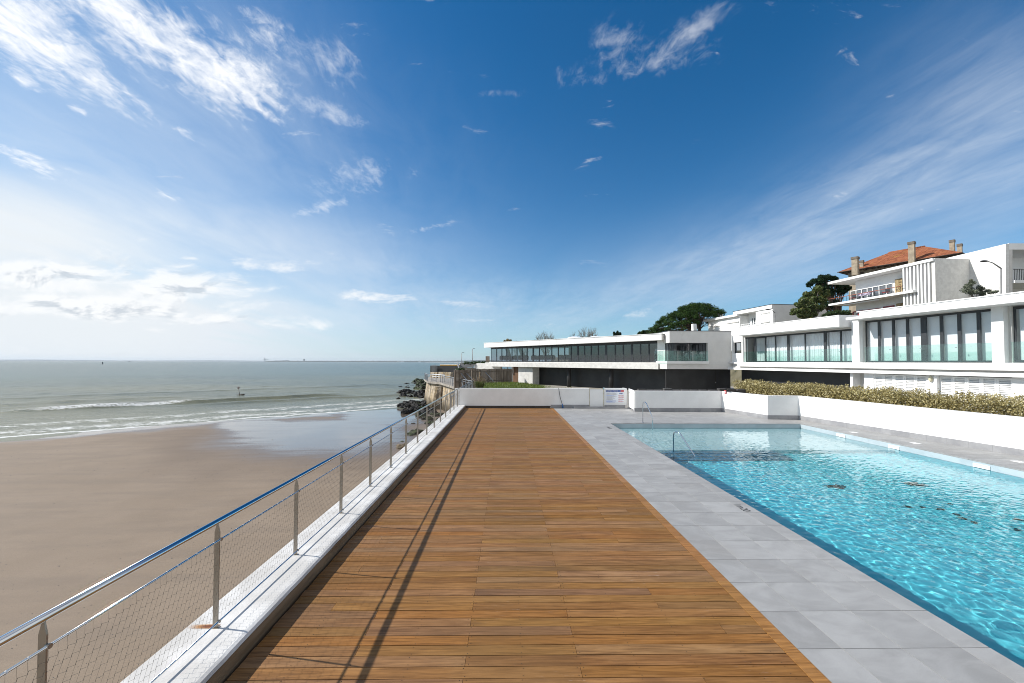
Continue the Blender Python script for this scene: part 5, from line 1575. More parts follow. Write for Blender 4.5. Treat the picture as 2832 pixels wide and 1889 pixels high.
# platform railing
pr_ = empty('platform_railing', (-6, 52, -.26), 'galvanised railing with upright posts around the old stone platform beyond the white wall', 'railing')
rp = [np.array(q + (0,), float) for q in ((-3.5, 25.4), (-3.52, 41.7), (-9.9, 60.6), (-12.5, 64.1), (-14.55, 71.8))]
m_galv = pm('galvanised_tube', (.36, .38, .40), (.30, .32, .34), 6, .45, .6)
for zz_, rr, nm in ((.85, .04, 'top_rail'), (.62, .024, 'lower_rail')):
    MB().tube([p + [0, 0, zz_] for p in rp], rr, 8).build(nm, m_galv, pr_)
po = None
for p, q in zip(rp[:-1], rp[1:]):
    L = np.linalg.norm(q - p); n = max(1, round(L / 1.55))
    for i in range(n + (1 if q is rp[-1] else 0)):
        c_ = p + (q - p) * i / n
        if po is None: po = MB().box(c_[0] - .04, c_[0] + .04, c_[1] - .03, c_[1] + .03, -.26, .83).build('post', m_galv, pr_); b0_ = c_.copy(); bl_ = np.array(po.location)
        else:
            o = po.copy(); col.objects.link(o); o.location = tuple(bl_ + c_ - b0_)
for a_, b_ in (((1275, 1047), (1283, 1070)),):
    A_, B_ = at(1272, 1040, 47), at(1281, 1070, 45)
    MB().tube([A_, B_], .03, 6).build('brace', m_galv, pr_)
# white barrier on the platform
wb_ = empty('white_barrier', at(1212, 1052, 64), 'low white tubular barrier across the old stone platform', 'barrier')
A_, B_ = at(1196, 1036, 65), at(1229, 1037, 63)
MB().tube([A_, B_], .07, 8).build('top_tube', m_white2, wb_)
MB().tube([B_, B_ * [1, 1, 0] + [0, 0, -.25]], .08, 8).build('end_post', m_white2, wb_)
MB().tube([A_ - [0, 0, .35], B_ - [0, 0, .30]], .04, 8).build('middle_tube', m_white2, wb_)
# wall stub, black screen fence and things farther along the shore
p0, p1, p2 = at(1212, 1040, 78), at(1245, 1040, 76), at(1191, 1040, 80)
fr = Frame(p0, p1 - p0)
o = MB().box(0, fr.s(1247), -.5, 0, -.35, at(1230, 1029, 77)[2], fr).build('stub_wall', m_ashlar, bevel=.03); tag(o, 'short whitened stone wall stub on the old platform', 'wall')
o = MB().box(fr.s(1190), -.4, -.8, 0, -.6, at(1195, 1029.5, 79)[2], fr).build('stone_pier', m_ashlar, bevel=.03); tag(o, 'ochre stone pier at the seaward end of the platform', 'pier')
bf = empty('black_screen_fence', at(1235, 1027, 84), 'long black screen fence beyond the old stone platform', 'fence')
fb = Frame(at(1190, 1020, 84), at(1290, 1020, 80) - at(1190, 1020, 84))
zb0, zb1 = at(1230, 1028.5, 82.5)[2], at(1230, 1011.5, 82.5)[2]
MB().box(0, fb.s(1292), -.08, 0, zb0 - 1.2, zb1, fb).build('screen', m_black, bf)
mb = MB(); s_ = fb.s(1197)
while s_ < fb.s(1212): mb.box(s_, s_ + .05, .3, .35, zb0, zb1 + .05, fb); s_ += .22
mb.box(fb.s(1197), fb.s(1212), .28, .37, zb1 + .05, zb1 + .13, fb); mb.build('railing_panel', m_galv, bf)
fo = Frame(at(1217, 1010, 95), at(1280, 1010, 92) - at(1217, 1010, 95))
ow = MB().box(0, fo.s(1285), -.4, 0, -.5, at(1240, 1009, 93)[2], fo).build('ochre_wall', pm('ochre_plaster', (.42, .25, .06), (.34, .19, .05), 2, .9), bevel=.02); tag(ow, 'ochre wall with pale top showing over the black screen fence', 'wall')
MB().box(-.05, fo.s(1285), -.45, .05, at(1240, 1009, 93)[2] + .002, at(1240, 1007, 93)[2], fo).build('pale_coping', m_rough, ow)
# white wall and grey panel left of the restaurant
fw_ = Frame(at(1316, 1012, 60), at(1380, 1012, 57) - at(1316, 1012, 60))
lw_ = MB().box(0, fw_.s(1384), -.4, 0, -.3, 2.66, fw_).build('end_terrace_wall', m_rough, bevel=.02); tag(lw_, 'white plastered wall running out left of the restaurant above the wooden fence', 'wall')
gp_ = empty('grey_panel', at(1290, 1017, 61), 'tilted dark grey panel held by white struts left of the white plastered wall', 'panel')
fg = Frame(at(1270, 1010, 61), at(1312, 1010, 60.5) - at(1270, 1010, 61))
mb = MB(); mb.hexa([fg.w(0, -.1, 2.02), fg.w(fg.s(1308), -.1, 2.02), fg.w(fg.s(1308), 0, 2.02), fg.w(0, 0, 2.02), fg.w(0, -.5, 2.68), fg.w(fg.s(1311), -.5, 2.68), fg.w(fg.s(1311), -.4, 2.68), fg.w(0, -.4, 2.68)])
mb.build('panel', pm('slate_panel', (.10, .105, .11), (.13, .135, .14), 2, .8), gp_)
mb = MB(); mb.hexa([fg.w(-.12, -.3, 1.9), fg.w(-.02, -.3, 1.9), fg.w(-.02, .05, 1.9), fg.w(-.12, .05, 1.9), fg.w(-.42, -.3, 2.7), fg.w(-.25, -.3, 2.7), fg.w(-.25, .05, 2.7), fg.w(-.42, .05, 2.7)]); mb.build('strut', m_white, gp_)
MB().box(fg.s(1312) , fg.s(1315), -.3, .05, 1.9, 2.7, fg).build('strut', m_white, gp_)
MB().box(-.1, fg.s(1316), -1.2, -.5, -.3, 1.95, fg).build('base_wall', m_ledge, gp_)
ws_ = Frame(at(1343, 995, 62), at(1356, 995, 61.5) - at(1343, 995, 62))
mb = MB()
for i in range(7): mb.box(.11 * i, .11 * i + .095, -.03, 0, 1.5, 3.72 + .03 * (i % 2), ws_)
m_fence = pm('weathered_fence_wood', (.125, .10, .078), (.185, .155, .125), 3, .9, island=.3, stretch=(1, 1, .25), bmp=.2)
tag(mb.build('wooden_screen', m_fence), 'small dark wooden screen at the left end of the ribbon window', 'screen')
# wooden fence
def plank_fence(P0, P1, zt, label, braces):
    fr = Frame(P0, P1 - P0); L = float(np.linalg.norm((P1 - P0)[:2]))
    r_ = empty('wooden_fence', fr.w(L / 2, 0, 0), label, 'fence', 'weathered wooden fences')
    mb = MB(); s_ = 0; rg = random.Random(int(L * 100))
    while s_ < L:
        w_ = rg.uniform(.13, .19)
        mb.box(s_, s_ + w_ - .018, -.025 + rg.uniform(0, .01), .0, -.3, zt + rg.uniform(-.04, .03), fr)
        s_ += w_
    mb.build('planks', m_fence, r_)
    for z_ in (.5, zt - .35): MB().box(0, L, .002, .06, z_, z_ + .11, fr).build('rail', m_fence, r_)
    for q in range(int(L / 2.4) + 1): MB().box(q * 2.4, q * 2.4 + .1, .061, .15, -.3, zt - .05, fr).build('post', m_fence, r_)
    for s_ in braces:
        MB().tube([fr.w(s_, .1, zt - .4), fr.w(s_ + .9, 1.3, .0)], .05, 6).build('brace', m_galv, r_)
plank_fence(at(1255, 1040, 46), at(1301, 1040, 47.5), 1.92, 'weathered wooden fence panel with braces beside the platform railing', [.9, 1.7])
plank_fence(at(1303, 1040, 48), at(1417, 1040, 52), 2.0, 'long weathered wooden fence behind the pampas grass, meeting the white pier', [2.0])

# ------------------------------------------------------------------ grass and pampas
m_grass = leafmat('meadow_grass', [(.05, .09, .012), (.12, .18, .025), (.22, .25, .06)], transl=.35)
rs = np.random.RandomState(77); n = 16000
gx_ = rs.uniform(-3.0, 9.5, n); gy_ = rs.uniform(33, 52, n)
keep = (rs.rand(n) < np.clip(1.25 - .22 * (gx_ - .5), .06, 1)) & (gy_ < 51.5 - .85 * (gx_ - 1)) & (gy_ > 34) & (gy_ < 46 + .6 * (gx_ + 5))
gx_, gy_ = gx_[keep], gy_[keep]; n = len(gx_)
hgt = rs.uniform(.10, .34, n) * (.8 + .4 * wav(gx_, gy_, 61, 3)) ; hgt = np.clip(hgt, .12, .8)
th_ = rs.uniform(0, 6.28, n); wd_ = rs.uniform(.02, .05, n); ln = rs.normal(0, .12, (n, 2))
G0 = -.1 + (.22 + .18 * np.clip((gy_ - 36) / 8, 0, 1)) * np.clip((5 - gx_) / 4, 0, 1)
p0_ = np.stack([gx_ - np.cos(th_) * wd_, gy_ - np.sin(th_) * wd_, G0 - .1], 1); p1_ = np.stack([gx_ + np.cos(th_) * wd_, gy_ + np.sin(th_) * wd_, G0 - .1], 1)
p2_ = np.stack([gx_ + ln[:, 0], gy_ + ln[:, 1], G0 + hgt], 1)
V = np.stack([p0_, p1_, p2_], 1).reshape(-1, 3)
raw('tall_grass', V, np.arange(len(V)).reshape(-1, 3), m_grass, kind='stuff', label='tall green grass in front of the wooden fence', cat='grass')
gX, gY, F = grid(np.arange(-3.2, 10, .8), np.arange(26, 52, .8))
raw('meadow_soil', np.stack([gX, gY, -.1 + (.20 + .18 * np.clip((gY - 36) / 8, 0, 1)) * np.clip((5 - gX) / 4, 0, 1)], 1), F, pm('meadow_soil', (.045, .06, .02), (.07, .07, .03), 2, .95), kind='structure')
pg = at(1327, 1068, 38); pg[2] = .25
pa = empty('pampas_grass', pg, 'clump of pampas grass with tan plumes behind the white wall', 'grass clump')
rs = np.random.RandomState(8)
def blades(n, spread, h0, h1, w, droop, z0=0):
    V = []; 
    for i in range(n):
        th = rs.rand() * 6.28; r = rs.rand() * .25; h = rs.uniform(h0, h1); o = rs.uniform(.3, 1) * spread
        b_ = pg + [r * math.cos(th), r * math.sin(th), 0]
        m_ = b_ + [o * .45 * math.cos(th), o * .45 * math.sin(th), h * .75]; t_ = b_ + [o * math.cos(th), o * math.sin(th), h * (1 - droop * rs.rand())]
        s_ = np.array([-math.sin(th), math.cos(th), 0]) * w
        V += [b_ - s_, b_ + s_, m_ + s_, m_ - s_, m_ - s_, m_ + s_, t_ + s_ * .2, t_ - s_ * .2]
    return np.array(V), np.arange(len(V)).reshape(-1, 4)
V, F = blades(420, .85, .5, 1.05, .012, .5); raw('leaves', V, F, leafmat('pampas_leaves', [(.06, .10, .02), (.14, .17, .05), (.26, .25, .12)], transl=.3), pa)
m_plume = leafmat('pampas_plume', [(.34, .25, .16), (.50, .39, .27), (.60, .49, .36)], transl=.3)
for px, py, w_ in ((1327, 1031, .10), (1334, 1044, .12), (1339, 1048, .11), (1331, 1043, .1), (1308.5, 1047, .08), (1322, 1046, .08), (1342, 1053, .09)):
    t_ = at(px, py, 38); bs_ = pg + (t_ - pg) * .45; bs_[2] = pg[2] + .55 * (t_[2] - pg[2])
    o = MB().tube([pg + [0, 0, .0], bs_], .012, 5).build('stem', m_plume, pa)
    V, F = leaves([(*(bs_ + (t_ - bs_) * k / 5), (w_ * (1 - .12 * k), w_ * (1 - .12 * k), .12)) for k in range(6)], 40, .06, shell=.1, aspect=.3, seed=int(px)); raw('plume', V, F, m_plume, o)

# ------------------------------------------------------------------ hedge above the long wall
m_hedge = leafmat('silvery_olive_leaves', [(.10, .080, .026), (.27, .220, .078), (.41, .345, .15), (.60, .54, .33)], rough=.45, transl=.18)
hp0 = np.array([15.95, 19.8]); hd_ = np.array([-.16, .987])
rs = np.random.RandomState(19); cl = []; sprigs = []
k = -15.0
while k < 5.6:
    for w_ in (-.45, -.1, .3):
        for z_ in (.5, .9, 1.2, 1.48):
            p = hp0 + hd_ * (k + rs.uniform(-.15, .15)) + np.array([.987, .16]) * w_
            cl.append((p[0], p[1], z_ + rs.uniform(-.06, .08) + .05 * math.sin(k * 1.7), (.32, .32, .27)))
    if rs.rand() < .55:
        p = hp0 + hd_ * (k + rs.uniform(-.2, .2)) + np.array([.987, .16]) * rs.uniform(-.4, .3)
        
        for q_ in range(3): sprigs.append((p[0] + rs.uniform(-.25, .25), p[1] + rs.uniform(-.25, .25), 1.68 + rs.uniform(0, .12), (.05, .05, .14)))
    k += .30
near = [c_ for c_ in cl if c_[1] < 15]; far_ = [c_ for c_ in cl if c_[1] >= 15]
hr = empty('hedge', (float(hp0[0] + .6), 15, 0), 'long silvery olive green hedge growing behind the bright white wall', 'hedge')
V1, F1 = leaves(near, 260, .030, shell=.3, seed=3); V2, F2 = leaves(far_, 200, .038, shell=.3, seed=4)
V3, F3_ = leaves(sprigs, 16, .034, shell=.0, seed=6)
raw('foliage', np.concatenate([V1, V2, V3]), np.concatenate([F1, F2 + len(V1), F3_ + len(V1) + len(V2)]), m_hedge, hr)
q = at(2460, 1106, 16.95)
V, F = leaves([(q[0], q[1], q[2] + .1, (.10, .10, .22)), (q[0] + .14, q[1] - .2, q[2] + .0, (.08, .08, .18))], 60, .05, aspect=.35, seed=9)
raw('dead_twigs', V, F, leafmat('dead_brown_leaves', [(.20, .085, .02), (.33, .15, .04)], transl=.2), hr)

# ------------------------------------------------------------------ trees
m_bark = pm('pine_bark', (.085, .055, .038), (.13, .085, .06), 5, .95, bmp=.4, bscale=12)
m_barkg = pm('grey_bark', (.16, .135, .11), (.22, .19, .16), 5, .95)
m_pine = leafmat('pine_needles', [(.010, .025, .006), (.026, .058, .012), (.058, .102, .022)], transl=.2, rough=.8, spec=.12)
m_dpine = leafmat('dark_pine_needles', [(.006, .015, .008), (.016, .036, .016), (.032, .060, .024)], transl=.1, rough=.8, spec=.12)
m_broad = leafmat('olive_broad_leaves', [(.022, .046, .014), (.058, .098, .026), (.105, .14, .040), (.20, .19, .06)], transl=.25)
m_bush = leafmat('green_bush_leaves', [(.012, .030, .007), (.030, .062, .014), (.06, .095, .02)], transl=.2)
m_silver = leafmat('silver_green_leaves', [(.06, .075, .045), (.14, .16, .11), (.24, .26, .19)], transl=.2)
# umbrella pine: flattened dome of needle clumps carried by spreading limbs
D = 80
pc = at(1895, 905, D); gb = HILL - .2
def PT(px, py, dd=D): return at(px, py, dd)
root = empty('umbrella_pine', (pc[0], pc[1], gb), 'large umbrella pine with dark domed crown behind the pavilion roof', 'tree')
rs = np.random.RandomState(33); cl = []; limbs = []
sc_ = D / 1110
top_z = PT(1930, 836)[2]
for i in range(380):
    th = rs.rand() * 6.283; r = math.sqrt(rs.rand())
    px_off = r * math.cos(th); dep = r * math.sin(th)
    x0 = 1895 + px_off * 92
    # crown outline in the photograph: the left side hangs lower
    t = (x0 - 1803) / 184
    topy = 836 + (70 * ((.62 - t) / .62) ** 1.75 if t < .62 else 36 * ((t - .62) / .38) ** 2.2)
    boty = topy + (26 + 40 * (1 - t) * (t < .5)) 
    yb = topy + (abs(dep) ** 2) * 26 + rs.rand() ** 1.6 * (boty - topy) * (.4 + .6 * (1 - r * .3)) + 5
    p = PT(x0, yb); p = p + np.array([0, dep * 6.2, 0])
    cl.append((p[0], p[1], p[2], (.62, .62, .42)))
for px, py in ((1812, 906), (1808, 914), (1818, 915), (1822, 900), (1990, 862), (1996, 866), (1986, 870)):
    p = PT(px, py)
    for dd in (-1, 0, 1): cl.append((p[0] + rs.uniform(-.2, .2), p[1] + dd, p[2] + rs.uniform(-.2, .2), (.6, .6, .4)))
V, F = leaves(cl, 120, .15, shell=.1, aspect=.32, seed=5, upbias=.6)
crown = raw('crown', V, F, m_pine, root)
mb = MB(); tb_ = np.array([PT(1924, 920)[0], pc[1], gb])
forks = [PT(1905, 897), PT(1926, 893), PT(1933, 900)]
tops = [PT(1928, 852), PT(1905, 870), PT(1936, 862)]
mb.tube([tb_, PT(1922, 912), PT(1926, 895), PT(1927, 872), PT(1925, 850)], [.5, .42, .34, .24, .12], 10)
mb.tube([tb_ + [-.5, .3, 0], PT(1912, 915), PT(1908, 895), PT(1900, 876), PT(1888, 862)], [.42, .36, .28, .18, .08], 8)
mb.tube([tb_ + [.7, .2, 0], PT(1934, 915), PT(1937, 895), PT(1945, 878), PT(1962, 856)], [.36, .32, .24, .16, .07], 8)
mb.build('trunk', m_bark, root)
mb = MB()
for i in range(95):
    c_ = cl[rs.randint(len(cl))]; o = [PT(1926, 893 + rs.uniform(-14, 16)), PT(1907, 893 + rs.uniform(-10, 18)), PT(1937, 895 + rs.uniform(-12, 16))][i % 3]
    e_ = np.array(c_[:3]); m_ = (o * .5 + e_ * .5) + [0, 0, -.55 + rs.uniform(-.4, .2)]
    mb.tube([o, m_, e_], [.10, .06, .025], 5)
mb.build('limbs', m_bark, root)

def clump_tree(name, label, cat, spec, D, mat, base_px, trunk_r, leaf, per, asp=.5, limbs=True, group=None, base_z=None, dep=.6, bark=None, shell=.35):
    """crown from photographed clump positions: (px, py, radius px)"""
    rs = np.random.RandomState(int(base_px) % 997)
    b_ = at(base_px, 1000, D); b_[2] = float(hill_z(b_[0], b_[1])) - .15 if base_z is None else base_z
    r_ = empty(name, b_, label, cat, group); cl = []; k = D / 1110
    for (px, py, rp) in spec:
        for q in range(3):
            p = at(px + rs.uniform(-.4, .4) * rp, py + rs.uniform(-.4, .4) * rp, D) + np.array([0, rs.uniform(-1, 1) * rp * k * dep * 2, 0])
            cl.append((p[0], p[1], p[2], (rp * k * 1.0, rp * k * 1.0, rp * k * .85)))
    V, F = leaves(cl, per, leaf, shell=shell, aspect=asp, seed=int(base_px)); raw('crown', V, F, mat, r_)
    cm = np.mean([c_[:3] for c_ in cl], 0)
    mb = MB(); mb.tube([b_, b_ * .5 + cm * .5 * [1, 1, 1], cm], [trunk_r, trunk_r * .7, trunk_r * .3], 8)
    for i in range(0, len(cl), 2):
        e_ = np.array(cl[i][:3]); o = b_ * (.55 - .3 * rs.rand()) + cm * (.45 + .3 * rs.rand()); o = b_ + (cm - b_) * rs.uniform(.35, .9)
        mb.tube([o, (o + e_) / 2 + [0, 0, -.1], e_], [trunk_r * .35, trunk_r * .22, trunk_r * .08], 5)
    mb.build('trunk', bark or m_barkg, r_)
    return r_
dark = [(2266, 768, 7), (2276, 772, 8), (2252, 776, 8), (2240, 783, 8), (2234, 789, 6), (2290, 768, 8), (2302, 770, 8), (2311, 773, 6), (2265, 783, 10), (2284, 784, 11), (2300, 786, 10), (2318, 790, 9), (2332, 794, 9), (2344, 800, 8), (2280, 797, 11), (2298, 800, 11), (2315, 803, 10), (2330, 808, 8), (2295, 813, 9), (2310, 838, 8), (2296, 848, 9), (2282, 842, 9), (2322, 846, 6)]
clump_tree('dark_pine', 'dark layered pine partly hidden by the villa balcony', 'tree', dark, 56, m_dpine, 2345, .42, .15, 200, .35, bark=m_bark, shell=.15)
ol = [(2258, 800, 9), (2268, 808, 10), (2250, 812, 10), (2236, 815, 9), (2282, 815, 8), (2228, 825, 9), (2245, 828, 12), (2262, 828, 12), (2278, 832, 9), (2218, 833, 8), (2214, 845, 9), (2230, 845, 12), (2250, 848, 13), (2268, 850, 10), (2204, 843, 6), (2212, 858, 9), (2230, 862, 11), (2250, 866, 10), (2198, 864, 7), (2206, 872, 8), (2222, 876, 8), (2238, 876, 7), (2196, 858, 5), (2285, 808, 5), (2268, 796, 6)]
clump_tree('olive_green_tree', 'bushy olive green broadleaf tree between the white house and the villa', 'tree', ol, 46, m_broad, 2240, .2, .11, 230)
clump_tree('round_bush', 'green bush below the villa balcony behind the flat roof edge', 'bush', [(2285, 872, 7), (2298, 868, 8), (2310, 866, 9), (2324, 864, 9), (2338, 862, 8), (2346, 868, 7), (2330, 872, 8)], 48, m_bush, 2318, .12, .10, 140)
clump_tree('small_yellow_shrub', 'tiny yellow flowering shrub on the flat roof edge', 'shrub', [(2241, 881, 2.5), (2236, 883, 2), (2246, 882, 2)], 44, leafmat('yellow_flowers', [(.30, .26, .02), (.5, .42, .04)], transl=.2), 2241, .03, .06, 30)
sil = [(2682, 788, 7), (2690, 783, 6), (2676, 797, 8), (2692, 797, 8), (2708, 795, 7), (2667, 806, 8), (2684, 808, 9), (2702, 806, 8), (2716, 801, 6), (2730, 806, 6), (2745, 808, 5), (2720, 811, 7), (2754, 806, 3), (2685, 776, 3)]
clump_tree('silver_leaved_tree', 'small silvery shrub tree in front of the limewashed wall of the end house', 'tree', sil, 31, m_silver, 2700, .09, .07, 70, shell=.2)
clump_tree('round_bush', 'low green treetop over the restaurant roof left of the umbrella pine', 'bush', [(1772, 920, 5), (1780, 918, 5), (1788, 918, 5), (1796, 921, 5), (1802, 924, 4), (1766, 924, 4), (1784, 925, 6)], 85, m_bush, 1784, .15, .2, 120)
for px, h_ in ((1699, 918), (1708, 916), (1714.5, 919)):
    clump_tree('cypress', 'small dark cypress rising over the restaurant roof', 'tree', [(px, h_ + 1.5, 2), (px, h_ + 5, 3.2), (px, h_ + 9, 3.6), (px, h_ + 14, 3.8), (px, h_ + 19, 3.8)], 84, m_dpine, px, .1, .16, 70, .35, group='small dark cypresses')
clump_tree('autumn_shrub', 'small yellowish shrub above the far end of the restaurant roof', 'shrub', [(1402, 942, 5), (1410, 942, 4), (1396, 944, 3)], 85, leafmat('tan_leaves', [(.16, .12, .04), (.26, .19, .07)], transl=.2), 1403, .1, .16, 60)
# bare trees
m_twig = pm('grey_twigs', (.15, .135, .11), (.20, .18, .14), 4, .95)
def bare_tree(px, py_top, half, D, label, seed, r0=.22, lvl=5):
    rg = random.Random(seed); b_ = at(px, 1000, D); k = D / 1110; b_[2] = float(hill_z(b_[0], b_[1])) - .2
    topz = at(px, py_top, D)[2]; Ht = topz - b_[2]
    r_ = empty('bare_tree', b_, label, 'tree', 'leafless trees behind the restaurant')
    br, tw = MB(), MB()
    def grow(p, d, L, r, l):
        e = p + d * L
        (br if l <= 1 else tw).tube([p, p + d * L * .5 + np.array([rg.uniform(-.06, .06) * L, rg.uniform(-.06, .06) * L, 0]), e], [r, r * .85, r * .7], 6 if l < 2 else 4, cap=False)
        if l >= lvl: return
        for i in range(3 if l < 4 else 4):
            a = np.array([rg.uniform(-1, 1), rg.uniform(-1, 1), rg.uniform(-.15, .75)]); 
            nd = d * .62 + a * .62; nd[0] *= 1.15; nd[2] = max(nd[2], .08); nd /= np.linalg.norm(nd)
            s = p + d * L * rg.uniform(.55, 1.0)
            grow(s, nd, L * rg.uniform(.62, .80), r * .58, l + 1)
    d0 = np.array([0, 0, 1.0]); L0 = Ht * .30
    br.tube([b_, b_ + d0 * L0], [r0 * 1.2, r0], 8)
    for i in range(5):
        th = i * 1.257 + rg.uniform(-.3, .3)
        nd = np.array([math.cos(th) * .75 * half * k / (Ht * .6), math.sin(th) * .5, .8]); nd /= np.linalg.norm(nd)
        grow(b_ + d0 * L0 * rg.uniform(.8, 1), nd, Ht * .26, r0 * .6, 1)
    A_ = np.array(br.v + tw.v); sz = Ht / (A_[:, 2].max() - b_[2]); sx = half * k / np.abs(A_[:, 0] - b_[0]).max()
    for m_ in (br, tw): m_.v = [(b_[0] + (q[0] - b_[0]) * sx, b_[1] + (q[1] - b_[1]) * sx, b_[2] + (q[2] - b_[2]) * sz) for q in m_.v]
    br.build('trunk', m_twig, r_); tw.build('twigs', m_twig, r_)
bare_tree(1510, 913, 34, 82, 'leafless grey tree over the left half of the restaurant roof', 4)
bare_tree(1617, 901, 48, 82, 'widest leafless tree, behind the rooflight domes on the restaurant roof', 12)
bare_tree(1455, 935, 10, 84, 'smallest leafless tree over the restaurant roof', 23, .12, 4)
bare_tree(1425, 936, 9, 84, 'small brownish leafless tree near the far end of the restaurant roof', 31, .12, 4)
# plants along the wall left of the restaurant
V, F = leaves([(*at(px, py, 60.3), (.5, .4, .22)) for px, py in ((1288, 1003.5), (1300, 1004), (1312, 1003), (1325, 1002.5), (1337, 1003), (1350, 1004), (1374, 1017), (1362, 1019), (1343, 1018), (1268, 1022), (1278, 1021))], 110, .12, seed=3)
raw('wall_plants', V, F, m_bush, kind='stuff', label='low green plants growing along the white wall left of the restaurant', cat='plants')

# ------------------------------------------------------------------ rocks at the foot of the sea wall
m_rock = pm('black_wet_rock', (.006, .006, .0055), (.014, .013, .011), 1.5, .7, spec=.25, bmp=.6, bscale=6)
m_rockg, g, out = newmat('weedy_rock')
tc = g.new('ShaderNodeTexCoord').outputs['Object']; nz = g.xyz(g.new('ShaderNodeNewGeometry').outputs['Normal'])[2]
f = g.mul(g.step(nz, -.1, .5), g.step(g.noise(tc, 1.3, 5, .65), .40, .55))
c = g.mix(f, (.009, .008, .0065), g.mix(g.noise(tc, 6, 3), (.016, .030, .007), (.050, .068, .014)))
pbsdf(g, out, c, .7, 0, .3, bump(g, g.noise(tc, 7, 5, .7), .7, .06))
m_rockt = pm('tan_rock', (.20, .15, .09), (.11, .085, .05), 2, .85, bmp=.6, bscale=6)
rs = random.Random(91)
def rock(px, py, w, mat, label, group, hs=.62):
    p = on_sand(px, py); d = p[1]; k = d / 1110; r = w * k / 2
    mb = MB(); mb.ball((0, 0, 0), r, r * rs.uniform(.7, 1.1), r * hs * rs.uniform(.8, 1.2), 11, 8, .26, rs.randint(0, 9999))
    o = mb.build('rock', mat); o.data.polygons.foreach_set('use_smooth', [True] * len(o.data.polygons)); o.location = (float(p[0]), float(p[1]), float(p[2]) + r * hs * .25)
    o.rotation_euler = (rs.uniform(-.3, .3), rs.uniform(-.3, .3), rs.uniform(0, 6.28))
    sm = o.modifiers.new('sub', 'SUBSURF'); sm.levels = 1; sm.render_levels = 2; sm.subdivision_type = 'SIMPLE'
    tx = bpy.data.textures.get('rock_noise') or bpy.data.textures.new('rock_noise', 'CLOUDS'); tx.noise_scale = .5; tx.noise_depth = 3
    dm = o.modifiers.new('disp', 'DISPLACE'); dm.texture = tx; dm.strength = r * .45; dm.mid_level = .5; dm.texture_coords = 'GLOBAL'
    tag(o, label, 'rock', group)
groups = [
 (((1152, 1190), (1060, 1082), 40, 22), m_rockg, 'green weed covered rock in the mound at the platform corner', 'weedy rocks at the platform corner'),
 (((1104, 1156), (1066, 1078), 20, 18), m_rock, 'flat black rock reaching out into the sea left of the weedy mound', 'flat black rocks in the sea'),
 (((1102, 1190), (1082, 1106), 27, 40), m_rock, 'black rock in the upper pile washed by the waves beside the stone wall', 'black rocks washed by waves'),
 (((1106, 1204), (1114, 1146), 25, 52), m_rock, 'black rock in the lower pile on the sand at the foot of the stone wall', 'black rocks on the sand'),
 (((1150, 1196), (1118, 1142), 20, 7), m_rockg, 'weed streaked rock among the lower black pile', 'weedy rocks in the lower pile'),
 (((1158, 1218), (1146, 1162), 22, 12), m_rockg, 'low weedy rock behind the railing above the wet sand', 'low weedy rocks behind the railing'),
 (((1178, 1214), (1160, 1184), 22, 12), m_rockg, 'brownish weedy rock close to the sea wall behind the railing', 'rocks close to the sea wall'),
]
for ((x0, x1), (y0, y1), w, n), mt, lb, gr_ in groups:
    for i in range(n):
        f = i / max(1, n - 1)
        rock(rs.uniform(x0, x1), rs.uniform(y0, y1), w * rs.uniform(.45, 1.15), mt, lb, gr_)
rock(1147, 1199, 44, m_rockg, 'broad green topped boulder seen through the wire net', 'lone boulders on the wet sand', .38)
rock(1138, 1203, 24, m_rockg, 'smaller green stone at the left of the broad green boulder', 'lone boulders on the wet sand', .3)
rock(1108, 1240, 26, m_rockt, 'tan rock lying on the wet sand beside the sea wall', 'lone boulders on the wet sand')
rock(1118, 1232, 18, m_rockt, 'small tan rock touching the bigger tan rock by the sea wall', 'lone boulders on the wet sand')
rock(1112, 1221, 9, m_rockg, 'little flat weedy stone on the wet sand near the tan rocks', 'lone boulders on the wet sand', .3)
rock(1143, 1171, 11, m_rockg, 'little flat weedy stone in the shallow pool of water', 'lone boulders on the wet sand', .3)
# shells and worm casts on the sand
rg = np.random.RandomState(4); V = []
for i in range(800):
    px, py = (rg.uniform(0, 1080), rg.uniform(1185, 1330)) if i < 500 else (rg.uniform(0, 900), rg.uniform(1330, 1880))
    if px > 700 and py < 1200: continue
    p = on_sand(px, py); a_, b_ = ab(p[0], p[1])
    if b_ > -4 or p[0] > -3.3: continue
    r = rg.uniform(.010, .032); r = r * (1.6 if rg.rand() < .05 else 1) * (1 if i < 500 else .6)
    z_ = p[2]
    V += [(p[0] - r, p[1] - r * .6, z_), (p[0] + r, p[1] - r * .7, z_), (p[0], p[1] + r, z_), (p[0], p[1], z_ + r * .7)]
V = np.array(V); n = len(V) // 4
F = (np.arange(n) * 4)[:, None, None] + np.array([(0, 1, 3), (1, 2, 3), (2, 0, 3)])[None]
raw('beach_shells', V, F.reshape(-1, 3), pm('dark_shells', (.07, .06, .05), (.03, .027, .025), 9, .7), kind='stuff', label='dark shells and pebbles scattered over the damp sand', cat='shells')

